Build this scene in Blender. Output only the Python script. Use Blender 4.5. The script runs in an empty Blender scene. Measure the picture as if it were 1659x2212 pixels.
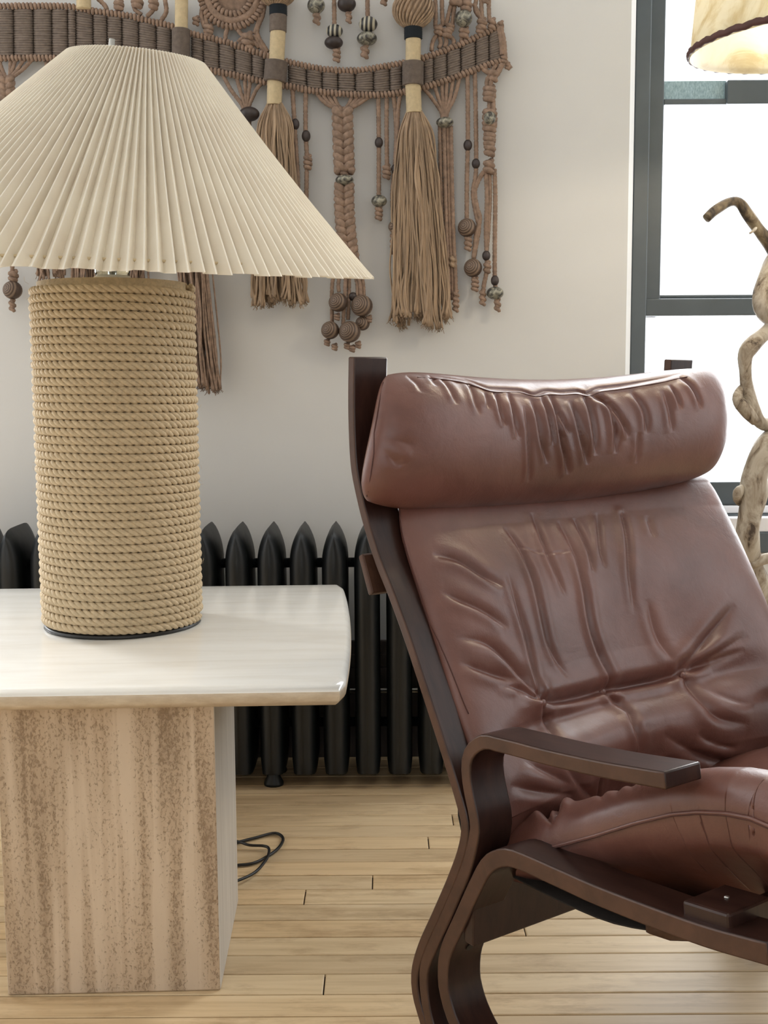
import bpy, math, random
import numpy as np
from mathutils import Vector
random.seed(7); rng = np.random.default_rng(7)
pi = math.pi

# ------------------------------------------------------------------ camera
W, H = 1659, 2212
F, YH, EYE, ROLL = 2500.0, 822.0, 0.90, 0.006
PITCH = math.atan((H/2 - YH)/F)
sc = bpy.context.scene
cam = bpy.data.cameras.new('camera'); camo = bpy.data.objects.new('camera', cam)
sc.collection.objects.link(camo); sc.camera = camo
cam.sensor_fit = 'VERTICAL'; cam.sensor_height = 36.0; cam.lens = 36.0*F/H
cam.clip_start = 0.05; cam.clip_end = 60
camo.location = (0, 0, EYE)
from mathutils import Matrix
camo.rotation_euler = (Matrix.Rotation(pi/2 - PITCH, 3, 'X') @ Matrix.Rotation(-ROLL, 3, 'Z')).to_euler()

# ------------------------------------------------------------------ exposure, world, lights
sc.view_settings.view_transform = 'Standard'; sc.view_settings.look = 'None'
sc.view_settings.gamma = 1; sc.view_settings.use_curve_mapping = False
sc.view_settings.exposure = 0.0
wd = bpy.data.worlds.new('sky'); sc.world = wd; wd.use_nodes = True
bg = wd.node_tree.nodes['Background']; bg.inputs[0].default_value = (0.93, 0.97, 1, 1); bg.inputs[1].default_value = 1.5

def area(name, loc, rot, sx, sy, power, col):
    l = bpy.data.lights.new(name, 'AREA'); l.shape = 'RECTANGLE'; l.size = sx; l.size_y = sy
    l.energy = power; l.color = col
    o = bpy.data.objects.new(name, l); sc.collection.objects.link(o); o.location = loc; o.rotation_euler = rot
    return o
# daylight standing in each window opening (outside the glass); the front one is added fill
area('daylight_back', (1.20, 2.96, 1.55), (-pi/2, 0, 0), 1.15, 1.75, 72, (0.95, 0.98, 1.0))
area('daylight_back_left', (-1.78, 2.96, 1.60), (-pi/2, 0, 0), 0.95, 1.70, 125, (0.96, 0.98, 1.0))
area('daylight_left', (-2.50, 1.85, 1.65), (0, -pi/2, 0), 1.9, 1.3, 14, (0.96, 0.98, 1.0))
area('daylight_right', (2.75, 1.55, 1.65), (0, pi/2, 0), 1.9, 1.7, 9, (0.93, 0.97, 1.0))
area('front_fill', (-0.2, -2.55, 1.7), (pi/2, 0, 0), 3.4, 1.9, 12.5, (0.98, 0.97, 0.95))  # added fill for camera-facing surfaces, no known window there

# ------------------------------------------------------------------ pixel helpers (real rays from the camera)
fw = np.array([0, math.cos(PITCH), -math.sin(PITCH)]); upv = np.array([0, math.sin(PITCH), math.cos(PITCH)]); rtv = np.array([1., 0, 0])
EYEP = np.array([0, 0, EYE])
def ray(x, y):
    a = x - W/2; b = -(y - H/2); c, s = math.cos(ROLL), math.sin(ROLL)
    a, b = a*c - b*s, a*s + b*c
    return (fw*F + rtv*a + upv*b)/F
def atY(x, y, Y):
    r = ray(x, y); return EYEP + r*(Y/r[1])
def atZ(x, y, Z):
    r = ray(x, y); return EYEP + r*((Z - EYE)/r[2])
def onplane(x, y, P, n):
    r = ray(x, y); return EYEP + r*(((P - EYEP) @ n)/(r @ n))
def project(P):
    d = P - EYEP; z = d @ fw; a = d @ rtv/z*F; b = d @ upv/z*F
    c, s = math.cos(-ROLL), math.sin(-ROLL)
    return np.stack([W/2 + a*c - b*s, H/2 - (a*s + b*c)], -1)

# ------------------------------------------------------------------ materials
MATS = {}
def new_mat(name):
    m = bpy.data.materials.new(name); m.use_nodes = True
    nt = m.node_tree; b = nt.nodes['Principled BSDF']; MATS[name] = m
    return m, nt, b
def N(nt, t, **kw):
    n = nt.nodes.new(t)
    for k, v in kw.items():
        if k in n.inputs: n.inputs[k].default_value = v
        else: setattr(n, k, v)
    return n
def ramp(nt, fac, stops):
    r = nt.nodes.new('ShaderNodeValToRGB'); e = r.color_ramp.elements
    while len(e) < len(stops): e.new(0.5)
    for i, (p, c) in enumerate(stops): e[i].position = p; e[i].color = (*c, 1) if len(c) == 3 else c
    nt.links.new(fac, r.inputs[0]); return r.outputs[0]
def coords(nt, scale=(1, 1, 1), kind='Object', rot=(0, 0, 0)):
    tc = nt.nodes.new('ShaderNodeTexCoord'); mp = nt.nodes.new('ShaderNodeMapping')
    mp.inputs['Scale'].default_value = scale; mp.inputs['Rotation'].default_value = rot
    nt.links.new(tc.outputs[kind], mp.inputs[0]); return mp.outputs[0]
def noise(nt, vec, scale, detail=4, rough=.55, dist=0):
    n = N(nt, 'ShaderNodeTexNoise', Scale=scale, Detail=detail, Roughness=rough, Distortion=dist)
    nt.links.new(vec, n.inputs['Vector']); return n.outputs['Fac']
def bump(nt, b, h, strength=.3, dist=.002, prev=None):
    n = N(nt, 'ShaderNodeBump', Strength=strength, Distance=dist); nt.links.new(h, n.inputs['Height'])
    if prev: nt.links.new(prev.outputs[0], n.inputs['Normal'])
    nt.links.new(n.outputs[0], b.inputs['Normal']); return n
def simple(name, col, rough=.5, var=.12, nscale=30, bstr=.2, bdist=.001, metal=0, coat=0, stretch=(1, 1, 1)):
    m, nt, b = new_mat(name); v = coords(nt, stretch)
    f = noise(nt, v, nscale)
    lo = tuple(c*(1 - var) for c in col); hi = tuple(min(1, c*(1 + var)) for c in col)
    nt.links.new(ramp(nt, f, [(.3, lo), (.7, hi)]), b.inputs['Base Color'])
    b.inputs['Roughness'].default_value = rough; b.inputs['Metallic'].default_value = metal
    b.inputs['Coat Weight'].default_value = coat
    if bstr: bump(nt, b, noise(nt, v, nscale*3), bstr, bdist)
    return m
simple('wall_paint', (.62, .612, .595), .75, .03, 2.5, .12, .002)
simple('ceiling_paint', (.80, .79, .77), .8, .02, 2, 0)
simple('window_frame', (.078, .095, .106), .42, .12, 8, .1)
simple('sill_paint', (.75, .75, .78), .35, .03, 8, 0)
simple('dark_trim', (.030, .020, .016), .4, .3, 10, .1)
simple('iron', (.0035, .005, .006), .45, .25, 14, .35, .0015)
simple('gap_dark', (.02, .013, .008), .8, .1, 20, 0)
simple('steel', (.55, .55, .52), .3, .1, 30, 0, metal=.9)
simple('black_rubber', (.012, .011, .010), .45, .1, 40, 0)
simple('rope_tan', (.54, .42, .265), .8, .16, 160, .6, .0008)
simple('jute_brown', (.25, .168, .12), .9, .30, 90, .6, .001)
simple('jute_light', (.31, .218, .142), .9, .42, 110, .6, .001, stretch=(1, 1, .06))
simple('wool_grey', (.162, .126, .102), .95, .18, 120, .6, .001)
simple('wool_cream', (.58, .46, .28), .9, .10, 120, .5, .001)
simple('wool_black', (.008, .012, .016), .9, .2, 120, .3, .001)
simple('clay_dark', (.035, .024, .022), .45, .35, 80, .3)
simple('brass_dark', (.16, .08, .05), .3, .3, 60, .2)
simple('thread_dark', (.07, .022, .016), .7, .2, 60, 0)
simple('canvas', (.018, .013, .010), .9, .2, 60, .4)

def mat_bead_speckled():
    m, nt, b = new_mat('bead_speckled'); v = coords(nt)
    f = noise(nt, v, 55, 3, .6, 1.2)
    nt.links.new(ramp(nt, f, [(.40, (.035, .032, .03)), (.52, (.19, .18, .14)), (.68, (.40, .38, .30))]), b.inputs['Base Color'])
    b.inputs['Roughness'].default_value = .38
mat_bead_speckled()
def mat_bead_zig():
    m, nt, b = new_mat('bead_zigzag'); v = coords(nt, (1, .25, .6))
    w = N(nt, 'ShaderNodeTexWave', Scale=32, Distortion=3.0); w.wave_profile = 'SAW'; nt.links.new(v, w.inputs[0]); w.inputs['Detail'].default_value = 0
    nt.links.new(ramp(nt, w.outputs['Fac'], [(.42, (.42, .39, .30)), (.5, (.03, .03, .03))]), b.inputs['Base Color'])
    b.inputs['Roughness'].default_value = .4
mat_bead_zig()
def mat_bead_wood():
    m, nt, b = new_mat('bead_wood'); v = coords(nt, (1, 1, 1), rot=(.35, .2, .5))
    w = N(nt, 'ShaderNodeTexWave', Scale=75, Distortion=.6); w.wave_type = 'RINGS'; w.rings_direction = 'Y'; nt.links.new(v, w.inputs[0])
    nt.links.new(ramp(nt, w.outputs['Fac'], [(.25, (.065, .04, .028)), (.7, (.19, .13, .09))]), b.inputs['Base Color'])
    b.inputs['Roughness'].default_value = .55; bump(nt, b, w.outputs['Fac'], .4, .001)
mat_bead_wood()
def mat_plank():
    m, nt, b = new_mat('maple_plank'); v0 = coords(nt, (1, 1, 1))
    oi = nt.nodes.new('ShaderNodeObjectInfo')
    add = nt.nodes.new('ShaderNodeVectorMath'); add.operation = 'ADD'
    mul = nt.nodes.new('ShaderNodeMath'); mul.operation = 'MULTIPLY'; mul.inputs[1].default_value = 37.0
    nt.links.new(oi.outputs['Random'], mul.inputs[0]); nt.links.new(v0, add.inputs[0]); nt.links.new(mul.outputs[0], add.inputs[1])
    mp = nt.nodes.new('ShaderNodeMapping'); mp.inputs['Scale'].default_value = (1.6, 26, 1); nt.links.new(add.outputs[0], mp.inputs[0])
    f = noise(nt, mp.outputs[0], 2.2, 6, .6, .6)
    grain = ramp(nt, f, [(.25, (.54, .40, .235)), (.5, (.69, .535, .335)), (.75, (.78, .63, .42))])
    mp2 = nt.nodes.new('ShaderNodeMapping'); mp2.inputs['Scale'].default_value = (5, 14, 1); nt.links.new(add.outputs[0], mp2.inputs[0])
    f2 = noise(nt, mp2.outputs[0], 1.3, 5, .7)
    dirt = ramp(nt, f2, [(.30, (.66, .60, .55)), (.48, (1, 1, 1))])
    mx = nt.nodes.new('ShaderNodeMix'); mx.data_type = 'RGBA'; mx.blend_type = 'MULTIPLY'; mx.inputs[0].default_value = .8
    nt.links.new(grain, mx.inputs[6]); nt.links.new(dirt, mx.inputs[7])
    tone = ramp(nt, oi.outputs['Random'], [(0, (.86, .83, .80)), (.5, (1, .98, .95)), (1, (1.0, .93, .84))])
    mx2 = nt.nodes.new('ShaderNodeMix'); mx2.data_type = 'RGBA'; mx2.blend_type = 'MULTIPLY'; mx2.inputs[0].default_value = 1
    nt.links.new(mx.outputs[2], mx2.inputs[6]); nt.links.new(tone, mx2.inputs[7])
    nt.links.new(mx2.outputs[2], b.inputs['Base Color'])
    b.inputs['Roughness'].default_value = .42
    bump(nt, b, f2, .15, .002)
mat_plank()
def mat_travertine():
    m, nt, b = new_mat('travertine_rough'); v = coords(nt)
    band = coords(nt, (34, 34, 1.3)); fb = noise(nt, band, 1.0, 3, .5, .3)
    cloud = noise(nt, coords(nt, (6, 6, 2)), 2.0, 4)
    colr = ramp(nt, fb, [(.34, (.46, .33, .22)), (.5, (.57, .43, .30)), (.62, (.70, .56, .42))])
    pitn = noise(nt, coords(nt, (1, 1, .62)), 300, 3, .65, .4)
    # pits gather in vertical bands
    ad = nt.nodes.new('ShaderNodeMath'); ad.operation = 'MULTIPLY_ADD'; ad.inputs[1].default_value = .75
    nt.links.new(fb, ad.inputs[0]); nt.links.new(pitn, ad.inputs[2])
    pit = ramp(nt, ad.outputs[0], [(.66, (0, 0, 0)), (.84, (1, 1, 1))])
    mx = nt.nodes.new('ShaderNodeMix'); mx.data_type = 'RGBA'; nt.links.new(pit, mx.inputs[0])
    mx.inputs[6].default_value = (.345, .24, .15, 1); nt.links.new(colr, mx.inputs[7])
    mx3 = nt.nodes.new('ShaderNodeMix'); mx3.data_type = 'RGBA'; mx3.blend_type = 'MULTIPLY'; mx3.inputs[0].default_value = .5
    nt.links.new(mx.outputs[2], mx3.inputs[6]); nt.links.new(ramp(nt, cloud, [(.35, (.8, .8, .8)), (.6, (1, 1, 1))]), mx3.inputs[7])
    nt.links.new(mx3.outputs[2], b.inputs['Base Color']); b.inputs['Roughness'].default_value = .62
    bump(nt, b, pit, .7, .0015)
    # filled, polished top slab
    m, nt, b = new_mat('travertine_polished')
    f = noise(nt, coords(nt, (1.2, 9, 9)), 3.2, 6, .6, .4)
    nt.links.new(ramp(nt, f, [(.3, (.78, .75, .69)), (.5, (.84, .82, .77)), (.72, (.88, .87, .83))]), b.inputs['Base Color'])
    b.inputs['Roughness'].default_value = .22; b.inputs['Coat Weight'].default_value = .3; b.inputs['Coat Roughness'].default_value = .12
    m, nt, b = new_mat('travertine_edge')
    f = noise(nt, coords(nt, (3, 9, 9)), 12, 6, .65)
    nt.links.new(ramp(nt, f, [(.3, (.50, .39, .27)), (.7, (.66, .55, .41))]), b.inputs['Base Color']); b.inputs['Roughness'].default_value = .4
    m, nt, b = new_mat('travertine_lit_side')  # paler, greyer pedestal sides: window light put into the stone colour
    f = noise(nt, coords(nt, (30, 30, 1)), 2.5, 5, .6, .2)
    nt.links.new(ramp(nt, f, [(.3, (.50, .47, .43)), (.7, (.68, .65, .60))]), b.inputs['Base Color']); b.inputs['Roughness'].default_value = .4
mat_travertine()
def mat_leather(name, cols):
    m, nt, b = new_mat(name); v = coords(nt)
    f = noise(nt, v, 7, 5, .6, .4)
    nt.links.new(ramp(nt, f, [(.28, cols[0]), (.5, cols[1]), (.75, cols[2])]), b.inputs['Base Color'])
    r = ramp(nt, noise(nt, v, 12, 4), [(.3, (.34,)*3), (.7, (.50,)*3)]); nt.links.new(r, b.inputs['Roughness'])
    vo = N(nt, 'ShaderNodeTexVoronoi', Scale=420); nt.links.new(v, vo.inputs['Vector'])
    b1 = bump(nt, b, vo.outputs['Distance'], .12, .0006)
    b2 = bump(nt, b, noise(nt, v, 26, 6, .62, .6), .30, .004, b1)
    b.inputs['Coat Weight'].default_value = .30; b.inputs['Coat Roughness'].default_value = .30
mat_leather('leather', [(.088, .032, .023), (.130, .050, .037), (.178, .074, .056)])
def mat_wood(name, a, c, rough, sc_=(1, 1, 1)):
    m, nt, b = new_mat(name)
    f = noise(nt, coords(nt, sc_), 6, 6, .6, .5)
    nt.links.new(ramp(nt, f, [(.3, a), (.7, c)]), b.inputs['Base Color']); b.inputs['Roughness'].default_value = rough
    b.inputs['Coat Weight'].default_value = .08; b.inputs['Coat Roughness'].default_value = .2; b.inputs['Specular IOR Level'].default_value = .35
    bump(nt, b, f, .1, .001)
mat_wood('rosewood', (.017, .0065, .005), (.040, .017, .012), .36, (14, 3, 3))
mat_wood('laminate_edge', (.052, .023, .013), (.090, .041, .024), .5, (14, 4, 4))
def mat_shade():
    m, nt, b = new_mat('pleated_paper')
    f = noise(nt, coords(nt), 14, 4)
    c = ramp(nt, f, [(.3, (.84, .77, .65)), (.7, (.90, .845, .73))]); nt.links.new(c, b.inputs['Base Color'])
    b.inputs['Roughness'].default_value = .7
    tr = nt.nodes.new('ShaderNodeBsdfTranslucent'); nt.links.new(c, tr.inputs[0])
    mx = nt.nodes.new('ShaderNodeMixShader'); mx.inputs[0].default_value = .28
    out = nt.nodes['Material Output']; nt.links.new(b.outputs[0], mx.inputs[1]); nt.links.new(tr.outputs[0], mx.inputs[2]); nt.links.new(mx.outputs[0], out.inputs[0])
    m, nt, b = new_mat('pleat_lit_fold'); b.inputs['Base Color'].default_value = (.93, .89, .80, 1); b.inputs['Roughness'].default_value = .6  # paler ridge strips: light caught on the folds put into the colour
    tr = nt.nodes.new('ShaderNodeBsdfTranslucent'); tr.inputs[0].default_value = (.95, .92, .84, 1)
    mx = nt.nodes.new('ShaderNodeMixShader'); mx.inputs[0].default_value = .4
    out = nt.nodes['Material Output']; nt.links.new(b.outputs[0], mx.inputs[1]); nt.links.new(tr.outputs[0], mx.inputs[2]); nt.links.new(mx.outputs[0], out.inputs[0])
    m, nt, b = new_mat('parchment'); v = coords(nt)
    f = noise(nt, v, 9, 6, .7, 1.2)
    c = ramp(nt, f, [(.35, (.70, .62, .42)), (.5, (.86, .82, .68)), (.7, (.9, .87, .75))]); nt.links.new(c, b.inputs['Base Color'])
    tr = nt.nodes.new('ShaderNodeBsdfTranslucent'); nt.links.new(c, tr.inputs[0])
    mx = nt.nodes.new('ShaderNodeMixShader'); mx.inputs[0].default_value = .5
    out = nt.nodes['Material Output']; nt.links.new(b.outputs[0], mx.inputs[1]); nt.links.new(tr.outputs[0], mx.inputs[2]); nt.links.new(mx.outputs[0], out.inputs[0])
mat_shade()
def mat_glass():
    m, nt, b = new_mat('pane_glass')
    t = nt.nodes.new('ShaderNodeBsdfTransparent'); g = nt.nodes.new('ShaderNodeBsdfGlossy'); g.inputs['Roughness'].default_value = .02
    mx = nt.nodes.new('ShaderNodeMixShader'); mx.inputs[0].default_value = .05
    out = nt.nodes['Material Output']; nt.links.new(t.outputs[0], mx.inputs[1]); nt.links.new(g.outputs[0], mx.inputs[2]); nt.links.new(mx.outputs[0], out.inputs[0])
    m, nt, b = new_mat('clear_glass'); b.inputs['Base Color'].default_value = (.9, .97, .97, 1); b.inputs['Transmission Weight'].default_value = 1; b.inputs['Roughness'].default_value = .03
    m, nt, b = new_mat('frosted_strip')
    f = noise(nt, coords(nt, (60, 1, 25)), 4, 5, .7)
    nt.links.new(ramp(nt, f, [(.3, (.16, .27, .33)), (.7, (.42, .58, .64))]), b.inputs['Base Color']); b.inputs['Roughness'].default_value = .3
mat_glass()
def mat_drift():
    m, nt, b = new_mat('driftwood_dark'); f = noise(nt, coords(nt, (1, 1, .6)), 34, 5, .6, .8)
    nt.links.new(ramp(nt, f, [(.38, (.035, .024, .016)), (.50, (.13, .095, .055)), (.66, (.27, .22, .14))]), b.inputs['Base Color'])
    b.inputs['Roughness'].default_value = .7; bump(nt, b, f, .6, .005)
    m, nt, b = new_mat('driftwood'); v = coords(nt, (1, 1, .5))
    f = noise(nt, v, 30, 5, .65, .8)
    nt.links.new(ramp(nt, f, [(.36, (.06, .04, .026)), (.44, (.27, .215, .155)), (.60, (.48, .425, .345))]), b.inputs['Base Color'])
    b.inputs['Roughness'].default_value = .75; bump(nt, b, f, .6, .005)
mat_drift()

# ------------------------------------------------------------------ mesh helpers
class MB:
    def __init__(s): s.v = []; s.f = []; s.n = 0; s.mi = []
    def add(s, v, f, mi=0):
        v = np.asarray(v, float).reshape(-1, 3); s.v.append(v)
        s.f += [tuple(int(i) + s.n for i in q) for q in f]; s.mi += [mi]*len(f); s.n += len(v); return s
def link(name, mb, mats, parent=None, smooth=True, off=None, auto=None):
    v = np.concatenate(mb.v) if len(mb.v) else np.zeros((0, 3))
    if off is not None: v = v - np.asarray(off)
    me = bpy.data.meshes.new(name); me.from_pydata(v.tolist(), [], mb.f)
    mats = mats if isinstance(mats, (list, tuple)) else [mats]
    for m in mats: me.materials.append(MATS[m])
    if any(mb.mi): me.polygons.foreach_set('material_index', mb.mi)
    if smooth: me.polygons.foreach_set('use_smooth', [True]*len(me.polygons))
    if auto: me.set_sharp_from_angle(angle=auto)
    o = bpy.data.objects.new(name, me); sc.collection.objects.link(o)
    if parent: o.parent = parent
    return o
def tag(o, label=None, cat=None, group=None, kind=None):
    if label: o['label'] = label
    if cat: o['category'] = cat
    if group: o['group'] = group
    if kind: o['kind'] = kind
    return o
def empty(name, loc=(0, 0, 0), rz=0):
    o = bpy.data.objects.new(name, None); o.empty_display_size = .1; sc.collection.objects.link(o); o.location = loc; o.rotation_euler = (0, 0, rz); return o
def box(mb, x0, x1, y0, y1, z0, z1, mi=0):
    v = [(x0, y0, z0), (x1, y0, z0), (x1, y1, z0), (x0, y1, z0), (x0, y0, z1), (x1, y0, z1), (x1, y1, z1), (x0, y1, z1)]
    return mb.add(v, [(3, 2, 1, 0), (4, 5, 6, 7), (0, 1, 5, 4), (1, 2, 6, 5), (2, 3, 7, 6), (3, 0, 4, 7)], mi)
def bevel(o, w, seg=2):
    m = o.modifiers.new('bevel', 'BEVEL'); m.width = w; m.segments = seg; m.limit_method = 'ANGLE'; m.angle_limit = math.radians(35); return o
def smooth_path(P, step=None, n=None, closed=False):
    P = np.asarray(P, float)
    if closed: Q = np.concatenate([P[-1:], P, P[:2]])
    else: Q = np.concatenate([2*P[:1] - P[1:2], P, 2*P[-1:] - P[-2:-1]])
    out = []
    for i in range(1, len(Q) - 2):
        p0, p1, p2, p3 = Q[i-1:i+3]; t = np.linspace(0, 1, 17)[:-1, None]
        out.append(.5*((2*p1) + (-p0 + p2)*t + (2*p0 - 5*p1 + 4*p2 - p3)*t**2 + (-p0 + 3*p1 - 3*p2 + p3)*t**3))
    out = np.concatenate(out + [Q[-2:-1]])
    return resample(out, step, n)
def resample(out, step=None, n=None):
    d = np.r_[0, np.cumsum(np.linalg.norm(np.diff(out, axis=0), axis=1))]
    if n is None: n = max(3, int(round(d[-1]/step)) + 1)
    q = np.linspace(0, d[-1], n)
    return np.stack([np.interp(q, d, out[:, k]) for k in range(out.shape[1])], -1)
def frames(P):
    T = np.gradient(P, axis=0); T /= np.linalg.norm(T, axis=1)[:, None] + 1e-12
    U = np.zeros_like(P); ref = np.array([0, -1., 0]) if abs(T[0][1]) < .9 else np.array([1., 0, 0])
    u = ref - T[0]*(ref @ T[0]); u /= np.linalg.norm(u)
    for i in range(len(P)):
        u = u - T[i]*(u @ T[i]); u /= np.linalg.norm(u) + 1e-12; U[i] = u
    return T, U, np.cross(T, U)
def tube(mb, P, r, sides=8, lobes=0, pitch=.012, amp=.3, caps=True, flat=1.0, phase=0, mi=0):
    P = np.asarray(P, float); n = len(P); T, U, V = frames(P)
    r = np.broadcast_to(np.asarray(r, float), (n,))
    d = np.r_[0, np.cumsum(np.linalg.norm(np.diff(P, axis=0), axis=1))]
    th = np.arange(sides)*2*pi/sides
    TH = np.broadcast_to(th[None], (n, sides))
    if lobes:
        ph = d[:, None]/pitch*2*pi + phase
        R = r[:, None]*(1 - amp + amp*np.abs(np.cos(lobes/2*(TH - ph)))**.7)
    else: R = np.broadcast_to(r[:, None], (n, sides))
    X = P[:, None] + (R*np.cos(TH))[..., None]*U[:, None]*flat + (R*np.sin(TH))[..., None]*V[:, None]
    v = X.reshape(-1, 3)
    i = np.arange(n-1)[:, None]*sides; j = np.arange(sides)[None]; j2 = (j+1) % sides
    f = np.stack([i+j, i+j2, i+sides+j2, i+sides+j], -1).reshape(-1, 4).tolist()
    if caps: f += [list(range(sides))[::-1], [(n-1)*sides + k for k in range(sides)]]
    return mb.add(v, f, mi)
def lathe(mb, prof, c=(0, 0, 0), seg=24, sx=1, sy=1, mi=0, caps=True):
    prof = np.asarray(prof, float); th = np.arange(seg)*2*pi/seg
    v = np.stack([prof[:, 0, None]*np.cos(th)*sx + c[0], prof[:, 0, None]*np.sin(th)*sy + c[1], np.broadcast_to(prof[:, 1, None], (len(prof), seg)) + c[2]], -1).reshape(-1, 3)
    n = len(prof); i = np.arange(n-1)[:, None]*seg; j = np.arange(seg)[None]; j2 = (j+1) % seg
    f = np.stack([i+j, i+j2, i+seg+j2, i+seg+j], -1).reshape(-1, 4).tolist()
    if caps: f += [list(range(seg))[::-1], [(n-1)*seg + k for k in range(seg)]]
    return mb.add(v, f, mi)
def ellipsoid(mb, c, rx, ry, rz, seg=18, rings=10, tilt=0, mi=0):
    ph = np.linspace(.12, pi-.12, rings); th = np.arange(seg)*2*pi/seg
    x = rx*np.sin(ph)[:, None]*np.cos(th); y = ry*np.sin(ph)[:, None]*np.sin(th); z = np.broadcast_to(-rz*np.cos(ph)[:, None], x.shape)
    ct, st = math.cos(tilt), math.sin(tilt)
    v = np.stack([c[0] + x*ct - z*st, c[1] + y, c[2] + x*st + z*ct], -1).reshape(-1, 3)
    i = np.arange(rings-1)[:, None]*seg; j = np.arange(seg)[None]; j2 = (j+1) % seg
    f = np.stack([i+j, i+j2, i+seg+j2, i+seg+j], -1).reshape(-1, 4).tolist()
    f += [list(range(seg))[::-1], [(rings-1)*seg + k for k in range(seg)]]
    return mb.add(v, f, mi)
def prism(mb, poly, fn, h0, h1, mi=0, side_mi=None):
    n = len(poly); v = [fn(p, h0) for p in poly] + [fn(p, h1) for p in poly]
    s = mi if side_mi is None else side_mi
    mb.add(v, [list(range(n))[::-1], [n+k for k in range(n)]], s); b = mb.n - 2*n
    mb.f += [(b+i, b+(i+1) % n, b+n+(i+1) % n, b+n+i) for i in range(n)]; mb.mi += [mi]*n
    return mb

# ------------------------------------------------------------------ the room
YW = 2.72                                     # face of the back wall
XL, XR, YF, ZC = -2.4, 2.6, -2.45, 3.0
WX0, WX1, WZ0, WZ1 = 0.578, 1.80, 0.50, 2.45  # opening of the window seen
def wall(name, rects, label=None):
    mb = MB()
    for r in rects: box(mb, *r)
    return tag(link(name, mb, 'wall_paint', None, False), kind='structure')
BX0, BX1 = -2.28, -1.28
wall('wall_back', [(XL-.2, BX0, YW, YW+.22, 0, ZC), (BX0, BX1, YW, YW+.22, 0, .7), (BX0, BX1, YW, YW+.22, 2.45, ZC), (BX1, WX0-.013, YW, YW+.22, 0, ZC), (WX0-.013, WX0, YW+.03, YW+.22, 0, ZC), (WX0-.013, WX0, YW, YW+.03, 0, .5), (WX0-.013, WX0, YW, YW+.03, WZ1, ZC), (WX1, XR+.2, YW, YW+.22, 0, ZC), (WX0, WX1, YW, YW+.22, WZ1, ZC), (WX0, WX1, YW, YW+.22, 0, WZ0)])
LY0, LY1, LZ0, LZ1 = 1.20, 2.50, .70, 2.60
wall('wall_left', [(XL-.2, XL, YF, LY0, 0, ZC), (XL-.2, XL, LY1, YW, 0, ZC), (XL-.2, XL, LY0, LY1, 0, LZ0), (XL-.2, XL, LY0, LY1, LZ1, ZC)])
RY0, RY1 = .70, 2.40
wall('wall_right', [(XR, XR+.2, YF, RY0, 0, ZC), (XR, XR+.2, RY1, YW, 0, ZC), (XR, XR+.2, RY0, RY1, 0, LZ0), (XR, XR+.2, RY0, RY1, LZ1, ZC)])
FX0, FX1 = -1.9, 1.5
wall('wall_front', [(XL, FX0, YF-.2, YF, 0, ZC), (FX1, XR, YF-.2, YF, 0, ZC), (FX0, FX1, YF-.2, YF, 0, .75), (FX0, FX1, YF-.2, YF, 2.65, ZC)])
tag(link('ceiling', box(MB(), XL-.2, XR+.2, YF-.2, YW+.22, ZC, ZC+.1), 'ceiling_paint', None, False), kind='structure')

m = MB(); c_ = .013
m.add([(WX0-c_, YW, .50), (WX0, YW+c_, .50), (WX0, YW+.03, .5), (WX0-c_, YW+.03, .5), (WX0-c_, YW, WZ1), (WX0, YW+c_, WZ1), (WX0, YW+.03, WZ1), (WX0-c_, YW+.03, WZ1)], [(0, 1, 5, 4), (1, 2, 6, 5), (2, 3, 7, 6), (3, 0, 4, 7), (4, 5, 6, 7), (3, 2, 1, 0)])
tag(link('trim_1', m, 'wall_paint', None, False), kind='structure')
# floor: a dark bed with single boards on it
fl = tag(link('floor', box(MB(), XL-.2, XR+.2, YF-.2, YW+.22, -.05, -.006), 'gap_dark', None, False), kind='structure')
fl['label'] = 'pale maple strip floor with dark joints'
PW = .0592
Yref = atZ(700, 1806.5, 0)[1]
joints = {0: 917, 3: 795, 4: 648, 6: 1121, 9: 688, 12: 1632, -2: 970}
rest = MB(); nb = 0
def plank(mb, x0, x1, y0, y1):
    g = .0011; b = .0016
    x0 += g; x1 -= g; y0 += g; y1 -= g; zt = -.0006*random.random()
    v = [(x0, y0, -.006), (x1, y0, -.006), (x1, y1, -.006), (x0, y1, -.006), (x0, y0, zt-.0009), (x1, y0, zt-.0009), (x1, y1, zt-.0009), (x0, y1, zt-.0009),
         (x0+b, y0+b, zt), (x1-b, y0+b, zt), (x1-b, y1-b, zt), (x0+b, y1-b, zt)]
    mb.add(v, [(0, 1, 5, 4), (1, 2, 6, 5), (2, 3, 7, 6), (3, 0, 4, 7), (4, 5, 9, 8), (5, 6, 10, 9), (6, 7, 11, 10), (7, 4, 8, 11), (8, 9, 10, 11)])
k0 = int(math.floor((Yref - YW)/PW)) ; k1 = int((Yref - YF)/PW)
for k in range(k0, k1+1):
    y1 = min(YW, Yref - k*PW); y0 = Yref - (k+1)*PW
    if y1 - y0 < .01: continue
    if k in joints:
        ym = (y0 + y1)/2; r = None
        ypx = project(np.array([.2, ym, 0.]))[1]; j = atZ(joints[k], ypx, 0)[0]
        cuts = [j - 2.3, j - 1.35, j, j + 1.1, j + 2.2]
    else:
        j = (-.62 + .24*random.random()) if k < 10 else -1.15 - .4*random.random(); cuts = [j - 1.2, j, j + 1.9 + .5*random.random()]
    xs = [XL] + [c for c in cuts if XL + .1 < c < XR - .1] + [XR]
    for a, b in zip(xs[:-1], xs[1:]):
        if y1 > 1.25 and b > -1.3 and a < 2.0:
            m = MB(); plank(m, a, b, y0, y1); link('floorboard', m, 'maple_plank', fl, False); nb += 1
        else: plank(rest, a, b, y0, y1)
tag(link('floorboards', rest, 'maple_plank', fl, False), kind='stuff')

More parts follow.
